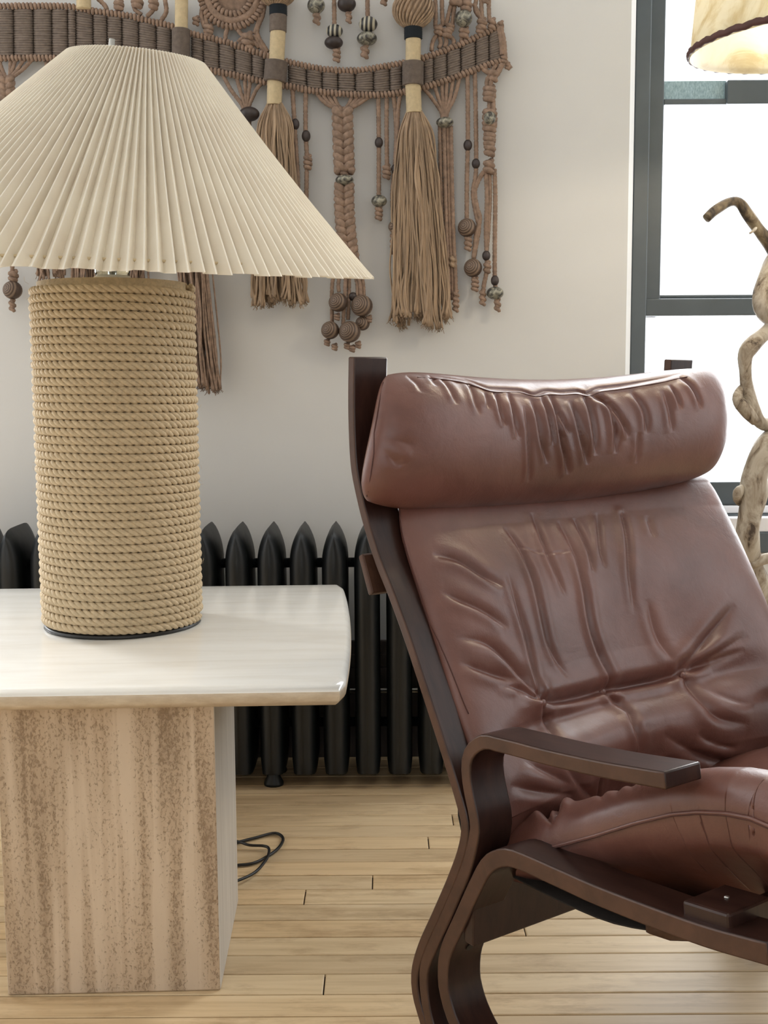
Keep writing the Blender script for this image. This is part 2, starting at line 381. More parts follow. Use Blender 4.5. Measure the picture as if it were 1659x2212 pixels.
# dark moulded baseboard behind the radiator
mb = MB()
for z0, z1, d in ((0, .205, .018), (.205, .222, .030), (.222, .238, .020), (.238, .252, .028), (.252, .283, .014)):
    box(mb, XL, WX0 + 1.9, YW - d, YW, z0, z1)
tag(link('baseboard_back', mb, 'dark_trim', None, False), kind='structure')

# ------------------------------------------------------------------ window
def pz(y, Y=2.76): return atY(1500, y, Y)[2]
def px(x, y, Y=2.76): return atY(x, y, Y)[0]
win = tag(empty('window_1', (WX0, YW+.04, WZ0)), kind='structure')
def wpart(name, mb, mat='window_frame', bev=.003, **k):
    o = link(name, mb, mat, win, False, off=win.location); 
    if bev: bevel(o, bev)
    return o
zb = pz(1100)
wpart('frame_jamb', box(MB(), WX0+.004, WX0+.040, YW+.03, YW+.16, WZ0+.02, WZ1))
wpart('frame_jamb', box(MB(), WX1-.05, WX1, YW+.03, YW+.16, WZ0+.02, WZ1))
wpart('frame_head', box(MB(), WX0, WX1, YW+.03, YW+.16, WZ1-.05, WZ1))
wpart('sash_stile', box(MB(), WX0+.042, WX0+.078, YW+.055, YW+.10, pz(690), WZ1-.05))
wpart('sash_stile', box(MB(), WX1-.09, WX1-.05, YW+.055, YW+.10, pz(690), WZ1-.05))
wpart('sash_stile', box(MB(), WX0+.036, WX0+.047, YW+.09, YW+.13, zb, pz(690)))
wpart('meeting_rail', box(MB(), WX0+.042, WX1-.05, YW+.050, YW+.105, pz(690), pz(652)))
wpart('meeting_rail', box(MB(), WX0+.052, WX1-.05, YW+.062, YW+.12, pz(651), pz(643)))
wpart('upper_rail', box(MB(), WX0+.078, WX1-.05, YW+.058, YW+.10, pz(230), pz(217)))
fs = wpart('frosted_strip', box(MB(), WX0+.078, px(1587, 200), YW+.07, YW+.09, pz(217), pz(176)), 'frosted_strip', 0)
fs['label'] = 'blue-grey frosted strip'
wpart('sash_lock_block', box(MB(), px(1585, 200), WX1-.05, YW+.05, YW+.09, pz(231), pz(178)))
wpart('bottom_rail', box(MB(), WX0+.038, WX1-.05, YW+.05, YW+.14, zb, pz(1050)))
wpart('pane', box(MB(), WX0+.045, WX1-.06, YW+.110, YW+.114, zb, pz(660)), 'pane_glass', 0)
wpart('pane', box(MB(), WX0+.07, WX1-.08, YW+.080, YW+.084, pz(650), pz(224)), 'pane_glass', 0)
wpart('pane', box(MB(), WX0+.07, WX1-.08, YW+.092, YW+.095, pz(176), WZ1-.05), 'pane_glass', 0)
wpart('sill_upstand', box(MB(), WX0+.004, WX1, YW+.03, YW+.18, pz(1117), zb-.001), 'sill_paint')
wpart('sill_gasket', box(MB(), WX0+.004, WX1, YW+.022, YW+.17, pz(1121), pz(1117)-.0005), 'window_frame', 0)
wpart('sill_board', box(MB(), WX0+.004, WX1+.03, YW-.012, YW+.17, pz(1158, 2.71), pz(1121)-.0005), 'sill_paint')
wpart('sill_apron', box(MB(), WX0-.03, WX1+.03, YW-.016, YW-.001, pz(1203, 2.71), pz(1158, 2.71)-.0005), 'window_frame')
# simple sashes in the side windows and the added fill window behind the camera
def side_window(name, x0, x1, y0, y1, z0, z1, axis):
    w = tag(empty(name, ((x0+x1)/2, (y0+y1)/2, z0)), kind='structure')
    def p(n, r, m='window_frame'): link(n, box(MB(), *r), m, w, False, off=w.location)
    t = .05
    if axis == 'x':
        p('frame_jamb', (x0, x1, y0, y0+t, z0, z1)); p('frame_jamb', (x0, x1, y1-t, y1, z0, z1))
        p('frame_rail', (x0, x1, y0, y1, z0, z0+t)); p('frame_rail', (x0, x1, y0, y1, z1-t, z1)); zm = (z0+z1)/2
        p('meeting_rail', (x0, x1, y0+t, y1-t, zm-.02, zm+.02))
        p('pane', ((x0+x1)/2-.002, (x0+x1)/2+.002, y0+t, y1-t, z0+t, z1-t), 'pane_glass')
    else:
        p('frame_jamb', (x0, x0+t, y0, y1, z0, z1)); p('frame_jamb', (x1-t, x1, y0, y1, z0, z1))
        p('frame_rail', (x0, x1, y0, y1, z0, z0+t)); p('frame_rail', (x0, x1, y0, y1, z1-t, z1)); xm = (x0+x1)/2
        p('mullion', (xm-.02, xm+.02, y0, y1, z0+t, z1-t))
        p('pane', (x0+t, x1-t, (y0+y1)/2-.002, (y0+y1)/2+.002, z0+t, z1-t), 'pane_glass')
side_window('window_2', XL-.09, XL-.04, LY0, LY1, LZ0, LZ1, 'x')
side_window('window_3', XR+.04, XR+.09, RY0, RY1, LZ0, LZ1, 'x')
side_window('fill_window', FX0, FX1, YF-.09, YF-.04, .75, 2.65, 'y')  # unseen window added to carry the front fill light

side_window('window_5', BX0, BX1, YW+.06, YW+.11, .7, 2.45, 'y')

# ------------------------------------------------------------------ radiator
RYC = 2.56; RP = .0708; RTOP = atY(600, 1131, RYC - .02)[2]
rx0 = atY(515, 1131, RYC - .02)[0] - 9*RP
rad = empty('radiator', (rx0 + 7*RP, RYC, 0))
tag(rad, 'black cast-iron column radiator with pointed section tops against the back wall', 'radiator')
def section_mesh():
    m = MB()
    hw = .0285; z0, z1 = .030, RTOP
    def outline(k):          # gothic arch outline, k shrinks it towards front/back
        pts = []
        sh = z1 - .085
        for t in np.linspace(0, 1, 9): pts.append((hw*k*(1 - t**2.0)**.78 if t < 1 else 0, sh + t*(z1 - sh - (1-k)*.02)))
        R = [(hw*k*.9, z0 + (1-k)*.01), (hw*k, z0 + .03), (hw*k, (z0+sh)/2)] + pts
        L = [(-x, z) for x, z in R[::-1][1:]]
        return R + L
    ys = np.array([-.088, -.086, -.080, -.068, -.048, 0, .048, .068, .080, .086, .088]); ks = [.10, .35, .62, .86, .98, 1, .98, .86, .62, .35, .10]
    rings = [np.array([(x, y, z) for x, z in outline(k)]) for y, k in zip(ys, ks)]
    n = len(rings[0]); v = np.concatenate(rings)
    f = [(i*n+j, i*n+(j+1) % n, (i+1)*n+(j+1) % n, (i+1)*n+j) for i in range(len(ys)-1) for j in range(n)]
    f += [tuple(range(n))[::-1], tuple((len(ys)-1)*n + j for j in range(n))]
    f = [q[::-1] for q in f]
    m.add(v, f)
    return m
sec0 = None
for i in range(17):
    x = rx0 + i*RP - float(rad.location[0])
    if sec0 is None:
        sec0 = link('column', section_mesh(), 'iron', rad, True, auto=math.radians(40)); o = sec0
        # connecting nipples, upper and lower
        nip = []
        for z in (RTOP - .088, .13):
            q = MB()
            tube(q, [(-RP/2, 0, z), (0, 0, z), (RP/2, 0, z)], .011, 12); nip.append(link('connector', q, 'iron', o, True))
    else:
        o = sec0.copy(); sc.collection.objects.link(o); o.parent = rad
        for c in nip: d = c.copy(); sc.collection.objects.link(d); d.parent = o
    o.location = (x, 0, 0)
for i in (0, 5, 10, 16):
    for fy in (-.045, .045):
        q = MB(); lathe(q, [(.022, 0), (.022, .006), (.015, .02), (.015, .05)], (rx0 + i*RP - float(rad.location[0]), fy, 0), 14)
        link('foot', q, 'iron', rad, True)
q = MB(); ez = atY(800, 1484, 2.69)[2]
tube(q, [(-.9, .10, ez), (0, .10, ez), (.62, .10, ez)], .0062, 10); o = link('highlight_rod', q, 'steel', rad, True); o['label'] = 'thin pale metal rod put in for highlights'  # pale rod added to give the highlights between the columns

# ------------------------------------------------------------------ travertine table
TA = math.radians(2.1)
tab = empty('side_table', (-.42, 1.93, 0), TA)
tag(tab, 'travertine side table with rounded slab top on a rough square pedestal', 'table')
ca, sa = math.cos(TA), math.sin(TA)
def tloc(p):   # world -> table local
    x, y = p[0] - tab.location[0], p[1] - tab.location[1]
    return np.array([x*ca + y*sa, -x*sa + y*ca])
fl_, fr_ = tloc(atZ(6.6, 2137, 0)), tloc(atZ(463, 2135, 0)); bk_ = tloc(atZ(505, 1943, 0))
m = MB(); box(m, fl_[0], fr_[0]+.001, fr_[1], bk_[1], 0, .449)
ped = link('pedestal', m, ['travertine_rough', 'travertine_lit_side'], tab, False)
ped.data.polygons[3].material_index = 1; ped.data.polygons[5].material_index = 1
bevel(ped, .0025)
# top slab: straight sides with slightly bowed ends and rounded (bullnose) edge
TT = .480; TH = .031
yf = tloc(atZ(400, 1480, TT))[1]; yb = tloc(atZ(400, 1260, TT))[1]
xr = tloc(atZ(755, 1345, TT))[0]; xl = xr - 1.02
ym = (yf+yb)/2; hy = (yb-yf)/2
out = []
for t in np.linspace(-1, 1, 25): out.append((xr - .012*abs(t)**2.2 - (.007 if abs(t) > .985 else 0), ym + hy*t))
out2 = [(xl + (xr - x), y) for x, y in out[::-1]]
poly = np.array(out + out2)
# round the corners by resampling a smooth closed path
c = poly.mean(0); rings = []
for k in np.linspace(-pi/2, pi/2, 9):
    ins = .011*(1 - math.cos(k)); z = TT - TH/2 + TH/2*math.sin(k)
    sc2 = np.array([1 - ins/((xr-xl)/2), 1 - ins/hy]); rings.append(np.c_[(poly - c)*sc2 + c, np.full(len(poly), z)])
v = np.concatenate(rings); n = len(poly)
f = [(i*n+j, i*n+(j+1) % n, (i+1)*n+(j+1) % n, (i+1)*n+j) for i in range(8) for j in range(n)] + [tuple(range(n))[::-1], tuple(8*n+j for j in range(n))]
top = link('table_top', MB().add(v, f), ['travertine_polished', 'travertine_edge'], tab, True, auto=math.radians(50)); top['label'] = 'polished cream slab'
for i_ in range(5*n): top.data.polygons[i_].material_index = 1

# ------------------------------------------------------------------ rope lamp
LC = (atZ(261, 1342, TT)[0], 1.995)
lamp = empty('table_lamp', (LC[0], LC[1], TT))
tag(lamp, 'table lamp with coiled rope cylinder base and wide cream pleated shade', 'lamp')
LR = .1365; LH = .585
m = MB(); lathe(m, [(LR-.004, 0), (LR-.002, .001), (LR-.003, .006), (LR-.006, .007)], seg=64); link('base_plate', m, 'black_rubber', lamp, True)
m = MB(); lathe(m, [(LR-.012, .007), (LR-.012, LH+.001), (LR-.05, LH+.004)], seg=48); link('core_drum', m, 'rope_tan', lamp, True)
turns = 42; rr = (LH - .005)/turns/2
nn = turns*232; th = np.linspace(0, turns*2*pi, nn)
R_ = LR - rr*.8 + .0005*np.sin(th*3.3)
zz = .005 + rr + th/(2*pi)*rr*2*(turns - 1)/turns + .0003*np.sin(th*2.17)
d_ = th*LR; m = MB()
for k_ in range(3):
    ph_ = d_*2*pi/.041 + k_*2*pi/3; rs = R_ + .52*rr*np.cos(ph_)
    tube(m, np.stack([rs*np.cos(-th), rs*np.sin(-th), zz + .52*rr*np.sin(ph_)], -1), rr*.60, 7)
link('rope_wrap', m, 'rope_tan', lamp, True)
# stray fibres
m = MB()
for i in range(170):
    a = rng.uniform(0, 2*pi); z = rng.uniform(.02, LH); L = rng.uniform(.004, .014); d = rng.uniform(-1, 1); e = rng.uniform(-1, 1)
    p0 = np.array([LR*math.cos(a), LR*math.sin(a), z]); o_ = np.array([math.cos(a), math.sin(a), 0]); t_ = np.array([-math.sin(a), math.cos(a), 0])
    tube(m, [p0, p0 + o_*L*.5 + t_*L*.3*d + [0, 0, L*.3*e], p0 + o_*L*.6 + t_*L*d + [0, 0, L*e]], .00022, 3, caps=False)
tag(link('loose_fibres', m, 'rope_tan', lamp, True), kind='stuff')
m = MB(); lathe(m, [(.030, LH+.001), (.031, LH+.012), (.028, LH+.014)], seg=24); link('neck_collar', m, 'steel', lamp, True)
m = MB(); lathe(m, [(.027, LH+.012), (.030, LH+.02), (.028, LH+.07), (.022, LH+.13)], seg=32); link('glass_neck', m, 'clear_glass', lamp, True)
m = MB(); tube(m, [(0, 0, LH-.02), (0, 0, LH+.1), (0, 0, LH+.30), (.012, 0, LH+.400)], .005, 10); link('stem', m, 'steel', lamp, True)
# pleated shade
SB = np.array([-.014, 0, 1.091 - TT]); RB, RT, SH = .447, .109, .338
tx = math.radians(5.1); ty = math.radians(2.3)    # leans towards the camera and to the right
Rm = np.array(Matrix.Rotation(tx, 3, 'X') @ Matrix.Rotation(ty, 3, 'Y'))
NP = 138
rows = 14; v = []
for i in range(rows+1):
    t = i/rows; r0 = RB + (RT - RB)*t - .004*math.sin(pi*t); z = SH*t; am = .0225*(1-t) + .0080*t
    k = np.arange(NP*3); kind = k % 3; w_ = (.0011*(1-t) + .0006*t)/r0
    a = (k//3)*2*pi/NP + np.where(kind == 0, -pi/NP, np.where(kind == 1, -w_, w_)) + .0035*np.sin((k//3)*3.4)*(1-t*.5) + .0022*np.sin((k//3)*.74 + 4*t)
    rad_ = r0 + np.where(kind == 0, -1, 1)*am/2; zz_ = z + (0.0016*np.sin((k//3)*4.6) if i == 0 else 0)
    v.append(np.stack([rad_*np.cos(a) + .058*t, rad_*np.sin(a), np.broadcast_to(zz_, a.shape) - rad_*np.cos(a)*.035*t], -1))
v = np.concatenate(v) @ Rm.T + SB; n = NP*3
f = [(i*n+j, i*n+(j+1) % n, (i+1)*n+(j+1) % n, (i+1)*n+j) for i in range(rows) for j in range(n)]
mb = MB().add(v, f); mb.mi = [1 if j % 3 == 1 else 0 for i in range(rows) for j in range(n)]
shd = link('lamp_shade', mb, ['pleated_paper', 'pleat_lit_fold'], lamp, False)
so = shd.modifiers.new('thick', 'SOLIDIFY'); so.thickness = .0007
def ringpts(r, z, n=97): a = np.linspace(0, 2*pi, n); return np.stack([r*np.cos(a), r*np.sin(a), np.full(n, z)], -1) @ Rm.T + SB
m = MB(); tube(m, ringpts(RB-.022, .014), .0022, 8, caps=False); link('shade_ring', m, 'wool_cream', shd, True)
m = MB(); SHF = np.array([.056, 0, 0]); tube(m, ringpts(RT-.006, SH-.012) + SHF, .002, 8, caps=False)
for a in (0, 2*pi/3, 4*pi/3):
    q = np.array([[(RT-.006)*math.cos(a), (RT-.006)*math.sin(a), SH-.012], [0.02*math.cos(a), .02*math.sin(a), SH-.018], [0, 0, SH-.018]]) @ Rm.T + SB + SHF
    tube(m, q, .0018, 6)
link('shade_spider', m, 'steel', shd, True)

# ------------------------------------------------------------------ leather lounge chair
PHI = math.radians(35.2); cph, sph = math.cos(PHI), math.sin(PHI)
P0 = atY(757, 770, 1.60); P0[2] = 0
ch = empty('lounge_chair', tuple(P0), PHI)
tag(ch, 'low lounge chair with brown leather cushions on bent dark wood frames', 'armchair')
nA = np.array([cph, sph, 0.]); tA = np.array([sph, -cph, 0.])
CW = .695; SW = .056
def prof(pts, s=0.):
    o = []
    for x, y in pts:
        q = onplane(x, y, P0 + nA*s, nA) - P0; o.append((q @ tA, q[2]))
    return np.array(o)
def cl(s, t, h): return (s, -t, h)
def c2w(L):  # chair local array -> world
    L = np.asarray(L); return P0 + L[..., 0:1]*nA - L[..., 1:2]*tA*1.0 + L[..., 2:3]*np.array([0, 0, 1.])
Ao = prof([(757,770),(755,850),(755.5,906),(758,995),(769,1073),(785,1136),(809,1213),(836,1283),(870,1380),(914,1520),(946,1625),(973,1720),(986,1785),(980,1835),(956,1902),(923,1975),(889,2047),(874,2109),(877,2158),(891,2211)])
Ai = prof([(768,770),(766,850),(765.5,934),(770.5,1017),(783,1073),(797,1134),(820,1213),(847,1283),(881,1380),(925,1520),(958,1625),(986,1720),(1003,1785),(996,1840),(973,1902),(939,1979),(906,2052),(891,2100),(892,2150),(908,2211)])
Bo = prof([(1428,1675),(1289,1650),(1174,1624),(1100,1604),(1060,1594),(1033,1589),(1007,1604),(992,1629),(988,1665),(993,1712),(1004,1770)])
Co = prof([(1645,2047),(1486,2000),(1293,1926),(1197,1883),(1120,1848),(1085,1836),(1060,1838),(1030,1857),(1000,1912),(971,1975),(939,2047),(932,2109),(938,2158),(954,2211)])
base_tail = [(.186, .018), (.225, .0085), (.30, .0085), (.45, .0085), (.60, .0085)]
def strip(cps, th, s0, s1, step=.012, parent=None, name='side_bend', mats=('rosewood', 'laminate_edge')):
    P = smooth_path(cps, step=step); T = np.gradient(P, axis=0); T /= np.linalg.norm(T, axis=1)[:, None]
    Nn = np.stack([-T[:, 1], T[:, 0]], -1)
    A = P + Nn*th/2; B = P - Nn*th/2; n = len(P); mb = MB()
    v = []
    for s in (s0, s1):
        v += [cl(s, *p) for p in A] + [cl(s, *p) for p in B]
    top = []; f2 = []
    for i in range(n-1):
        a, b = i, i+1; o = 2*n
        f2.append((a, b, n+b, n+a)); f2.append((o+a, o+n+a, o+n+b, o+b))
        top.append((a, o+a, o+b, b)); top.append((n+a, n+b, o+n+b, o+n+a))
    top.append((0, n, 3*n, 2*n)); top.append((n-1, 3*n-1, 4*n-1, 2*n-1))
    mb.add(v, top, 0); mb.f += f2; mb.mi += [1]*len(f2)
    o = link(name, mb, list(mats), parent, True, auto=math.radians(40)); bevel(o, .0022, 2); return o
Ac = (Ao + Ai)/2
thA = .0155
thB, thC = .0185, .0225
def offset_in(P, d):
    T = np.gradient(P, axis=0); T /= np.linalg.norm(T, axis=1)[:, None]; return P + np.stack([-T[:, 1], T[:, 0]], -1)*d
Bc = offset_in(Bo, thB/2); Cc = offset_in(Co, thC/2)
# B follows the back post down, just in front of it
Ai_s = smooth_path(Ai, n=80); sel = Ai_s[(Ai_s[:, 1] < Bc[-1][1] - .02)]
Bc = np.concatenate([Bc, sel[::4] + np.array([thB*.55, 0])])
Ac = np.concatenate([Ac, [(.176, .020), (.205, .0095), (.25, .0078), (.40, .0078), (.60, .0078)]])
Bc = Bc[Bc[:, 1] > .045]; Bc = np.concatenate([Bc, [(.190, .034), (.215, .0262), (.26, .0250), (.40, .0250), (.58, .0250)]])
Cc = np.concatenate([Cc[Cc[:, 1] > .06], [(.256, .052), (.285, .0465), (.34, .0455), (.45, .0455), (.56, .0455)]])
for s0 in (0, CW - SW):
    strip(Ac, thA, s0, s0+SW, parent=ch, name='back_post')
    strip(Bc, thB, s0, s0+SW, parent=ch, name='armrest')
    strip(Cc, thC, s0, s0+SW, parent=ch, name='seat_rail')
    # slot near the post head, its shade painted as a black inset
    m = MB(); aF = Ai[1]; pp = []
    ts = np.linspace(0, 2*pi, 25)[:-1]
    for a in ts: pp.append((s0 + .036 + .0042*math.cos(a), .878 + .030*np.sign(math.sin(a)) + .0042*math.sin(a)))
    fn = lambda p, t: (p[0], -(np.interp(p[1], Ai[:8, 1][::-1], Ai[:8, 0][::-1]) + t), p[1])
    prism(m, pp, fn, -.004, .0003); link('slot_shade_inset', m, 'black_rubber', ch, False)
    for bx, by in ((1038, 1976), (1004, 2048)):
        q = prof([(bx, by)], .028)[0]
        # bolt heads on the inner curve of the leg
        i = np.argmin(np.abs(Cc[8:14, 1] - q[1])) + 8; p = np.array([np.interp(q[1], Cc[8:13, 1][::-1], Cc[8:13, 0][::-1]), q[1]])
        m = MB(); a = np.linspace(0, 2*pi, 15)[:-1]
        prism(m, [(s0+.028+.0055*math.cos(k), p[1]+.0055*math.sin(k)) for k in a], lambda w, t, p=p: (w[0], -(p[0] + t + (w[1]-p[1])*.45), w[1]), .010, .0135)
        link('bolt', m, 'black_rubber', ch, False)
def bar(name, s0, s1, t0, t1, h0, h1, tilt=0, mat='rosewood', bev=.003):
    m = MB(); tc, hc = (t0+t1)/2, (h0+h1)/2; c_, s_ = math.cos(tilt), math.sin(tilt); v = []
    for s in (s0, s1):
        for t, h in ((t0, h0), (t1, h0), (t1, h1), (t0, h1)):
            dt, dh = t-tc, h-hc; v.append(cl(s, tc + dt*c_ - dh*s_, hc + dt*s_ + dh*c_))
    m.add(v, [(0, 1, 2, 3), (7, 6, 5, 4), (0, 4, 5, 1), (1, 5, 6, 2), (2, 6, 7, 3), (3, 7, 4, 0)])
    o = link(name, m, mat, ch, False); bevel(o, bev); return o
bar('cross_stretcher', .004, CW-.004, .246, .266, .190, .278)
bar('back_rail', -.004, CW+.004, .036, .047, .607, .665, .44, 'laminate_edge')
for s0 in (.008, CW-.075):
    o = bar('stop_block', s0, s0+.067, .592, .650, .353, .378, .12); m_ = None
    m = MB(); lathe(m, [(.0028, 0), (.0028, .0012), (.0012, .002)], cl(s0+.036, .618, .3775), 12); link('screw', m, 'steel', o, True)
bar('front_slat', .070, CW-.070, .600, .640, .345, .356, .12, bev=.002)
# bowed slat that carries the front of the sling
m = MB(); sv = np.linspace(.03, CW-.03, 25); P = np.array([cl(s, .535 + .03*math.sin(pi*(s-.03)/(CW-.06)), .330 - .046*math.sin(pi*(s-.03)/(CW-.06))**.6) for s in sv])
tube(m, P, .020, 10, flat=.45); link('bowed_slat', m, 'laminate_edge', ch, True)

# ---- cushions: curved, seamed and creased leather surfaces
def grid_faces(na, nb, flip=False, base=0):
    i = np.arange(na-1)[:, None]*nb; j = np.arange(nb-1)[None]
    f = np.stack([i+j, i+j+1, i+nb+j+1, i+nb+j], -1).reshape(-1, 4) + base
    return (f[:, ::-1] if flip else f).tolist()
def cushion(name, crown, s0, s1, Tf, Tb, na, nb, creases, pa=4., pb=6., parent=ch, extra=None, mat='leather', cr=(.05, .05), srange=None):
    """crown(a,b)->(t,h) front crown surface; a across, b from top/back (-1) to bottom/front (+1)"""
    a = np.sin(np.linspace(-1, 1, na)*pi/2); b = np.sin(np.linspace(-1, 1, nb)*pi/2)
    # blend towards even spacing so that creases stay sharp everywhere
    a = .45*a + .55*np.linspace(-1, 1, na); b = .45*b + .55*np.linspace(-1, 1, nb)
    A, B = np.meshgrid(a, b, indexing='ij'); A2 = A*(1 - cr[0]*np.abs(B)**9*A**2); B2 = B*(1 - cr[1]*np.abs(A)**9*B**2); t, h = crown(A2, B2); S = s0 + (s1-s0)*(A2+1)/2
    if srange is not None: S = srange(A2, B2)
    C = np.stack([S, -t, h], -1)
    du = np.gradient(C, axis=0); dv = np.gradient(C, axis=1); nr = np.cross(du, dv); nr /= np.linalg.norm(nr, axis=-1)[..., None]
    if nr[na//2, nb//2, 1] > 0 and abs(nr[na//2, nb//2, 1]) > .3: nr = -nr
    elif nr[na//2, nb//2, 2] < 0: nr = -nr
    pr = (1-np.abs(A)**pa)**.5*(1-np.abs(B)**pb)**.5
    mid = C - nr*Tf; front = mid + nr*Tf*pr[..., None]
    if extra: front = front + nr*(extra(A, B)*pr)[..., None]
    # crease displacement, measured on the surface itself
    pix = project(c2w(front)); flat = pix.reshape(-1, 2)
    L = np.stack([S, np.concatenate([np.zeros((na, 1)), np.cumsum(np.linalg.norm(np.diff(C, axis=1), axis=-1), axis=1)], 1)], -1)
    Lf = L.reshape(-1, 2); disp = np.zeros(na*nb)
    for cr in creases:
        pts, dep, wid = cr[0], cr[1], cr[2]; tap = cr[3] if len(cr) > 3 else 'both'
        q = np.array([Lf[np.argmin(((flat - p)**2).sum(1))] for p in pts])
        if len(q) > 2: q = smooth_path(q, n=len(q)*4)
        seg = np.linalg.norm(np.diff(q, axis=0), axis=1); tot = seg.sum() + 1e-9; acc = np.r_[0, np.cumsum(seg)]
        best = np.full(na*nb, 9.); side = np.zeros(na*nb); par = np.zeros(na*nb)
        for i in range(len(q)-1):
            e = q[i+1]-q[i]; l2 = e @ e + 1e-12; r = Lf - q[i]; k = np.clip((r @ e)/l2, 0, 1)
            dd = r - k[:, None]*e; dist = np.hypot(dd[:, 0], dd[:, 1]); mk = dist < best
            best[mk] = dist[mk]; side[mk] = np.sign(e[0]*r[mk, 1] - e[1]*r[mk, 0]); par[mk] = (acc[i] + k[mk]*seg[i])/tot
        amp = np.ones_like(best)
        if tap == 'both': amp = np.clip(np.minimum(par, 1-par)/.28, 0, 1)**.7
        elif tap == 'start': amp = np.clip(par/.5, 0, 1)**.7
        elif tap == 'end': amp = np.clip((1-par)/.5, 0, 1)**.7
        sd = best*side
        wd_ = wid*.72; disp += amp*dep*(-np.exp(-(np.abs(sd)/wd_)**1.15) + .50*np.exp(-((sd-2.2*wd_)/(1.7*wd_))**2) + .22*np.exp(-((sd+2.6*wd_)/(2.0*wd_))**2))
    ed = np.clip((1-np.abs(A))/.10, 0, 1)*np.clip((1-np.abs(B))/.03, 0, 1)
    front = front + nr*(disp.reshape(na, nb)*ed)[..., None]
    back = mid - nr*(Tb*pr)[..., None]
    m = MB(); m.add(front.reshape(-1, 3), grid_faces(na, nb)); m.add(back.reshape(-1, 3), grid_faces(na, nb, True))
    o = link(name, m, mat, parent, True)
    # weld the rims together
    import bmesh
    bm = bmesh.new(); bm.from_mesh(o.data); bmesh.ops.remove_doubles(bm, verts=bm.verts, dist=1e-5); bmesh.ops.recalc_face_normals(bm, faces=bm.faces)
    bm.to_mesh(o.data); bm.free()
    return o, front, mid, nr, (A, B), flat
hT = np.array([.755, .74, .70, .65, .59, .50, .45, .40, .35, .27, .20])
eT = np.array([.078, .084, .103, .133, .168, .218, .252, .278, .296, .30, .26])
cT = np.array([.045, .050, .065, .090, .120, .158, .186, .206, .214, .195, .15])
# arc-length-like parameter down the back
qp = np.linspace(-1, 1, len(hT)); dl = np.r_[0, np.cumsum(np.hypot(np.diff(hT), np.diff(eT)))]; qp = dl/dl[-1]*2 - 1
def crown_back(A, B):
    k = np.abs(A)**1.7; h = np.interp(B.ravel(), qp, hT).reshape(B.shape); e = np.interp(h.ravel(), hT[::-1], eT[::-1]).reshape(B.shape); c = np.interp(h.ravel(), hT[::-1], cT[::-1]).reshape(B.shape)
    return c*(1-k) + e*k, h - .012*(1-k)*np.clip(-B, 0, 1)
back_creases = [
 ([(1095,1240),(1115,1310),(1138,1391),(1150,1450),(1163,1505)], .006, .006, 'start'),
 ([(1089,1142),(1123,1189),(1150,1253),(1164,1308),(1179,1382),(1200,1430),(1225,1465)], .007, .006),
 ([(1150,1110),(1181,1194),(1205,1255),(1220,1292)], .006, .006),
 ([(1205,1130),(1239,1194),(1257,1255),(1268,1323),(1280,1382),(1312,1483)], .010, .007, 'start'),
 ([(1239,1126),(1266,1182),(1282,1243)], .006, .005),
 ([(1291,1114),(1297,1194),(1308,1235)], .005, .005),
 ([(1346,1120),(1354,1169),(1360,1250),(1366,1330)], .006, .006, 'end'),
 ([(1398,1120),(1411,1169)], .003, .006),
 ([(1394,1300),(1415,1380),(1450,1440)], .004, .009),
 ([(934,1200),(989,1211),(1045,1245),(1086,1270)], .007, .007),
 ([(950,1280),(1000,1300),(1050,1325),(1097,1360)], .007, .007),
 ([(978,1382),(1051,1391),(1097,1433),(1156,1501)], .009, .008, 'start'),
 ([(987,1433),(1060,1455),(1115,1476)], .007, .007),
 ([(1070,1487),(1115,1492),(1152,1512)], .006, .005, 'start'),
 ([(1586,1314),(1540,1369),(1495,1423),(1467,1451)], .010, .010, 'start'),
 ([(1612,1382),(1563,1410),(1495,1446)], .006, .008, 'start'),
 ([(1605,1414),(1540,1433),(1485,1455)], .006, .007, 'start'),
 ([(1475,1478),(1508,1520),(1550,1561),(1612,1572)], .008, .010, 'end'),
 ([(1508,1492),(1586,1524),(1622,1530)], .004, .009),
 ([(1105,1500),(1163,1516),(1230,1512),(1302,1496),(1380,1483),(1440,1468),(1475,1452),(1530,1440)], .015, .008),
 ([(1165,1530),(1179,1574),(1205,1620)], .009, .008, 'end'),
 ([(1305,1505),(1353,1542),(1367,1574),(1378,1640)], .010, .008, 'end'),
 ([(1300,1640),(1293,1680),(1287,1745)], .007, .006),
 ([(1200,1640),(1238,1684),(1287,1742)], .006, .007),
 ([(1426,1593),(1485,1629),(1540,1652),(1613,1666)], .010, .009, 'start'),
 ([(1500,1590),(1530,1610),(1586,1625)], .006, .007),
 ([(1120,1640),(1165,1665),(1230,1700)], .006, .010),
 ([(1095,1700),(1150,1712),(1230,1722)], .006, .009),
 ([(1100,1176),(1170,1200),(1240,1195)], .0012, .002),
 ([(850,1090),(852,1130),(868,1180),(895,1250),(925,1330),(955,1410),(985,1480),(1010,1540)], .0016, .0026),
]
def puff_back(A, B):
    h = np.interp(B.ravel(), qp, hT).reshape(B.shape); hr = .447 + .012*A
    return .016*np.exp(-((h-.60)/.09)**2)*(1-A**2*.3) - .017*np.exp(-((h-hr)/.022)**2)*(1-np.abs(A)**6) + .016*np.exp(-((h-.385)/.035)**2)*(1-np.abs(A)**3)
bc, bfront, bmid, bnr, bAB, bflat = cushion('back_cushion', crown_back, .044, CW+.010, .036, .030, 360, 300, back_creases, pa=3.2, pb=9, extra=puff_back, cr=(.04, .03))
def surf_point(front, flat, p): return front.reshape(-1, 3)[np.argmin(((flat - np.array(p))**2).sum(1))]
for p in ((1163, 1524), (1302, 1500), (1465, 1470)):
    q = surf_point(bfront, bflat, p); m = MB(); ellipsoid(m, q + np.array([0, -.001, .0]), .0065, .0038, .0065, 16, 8)
    link('button', m, 'leather', bc, True)
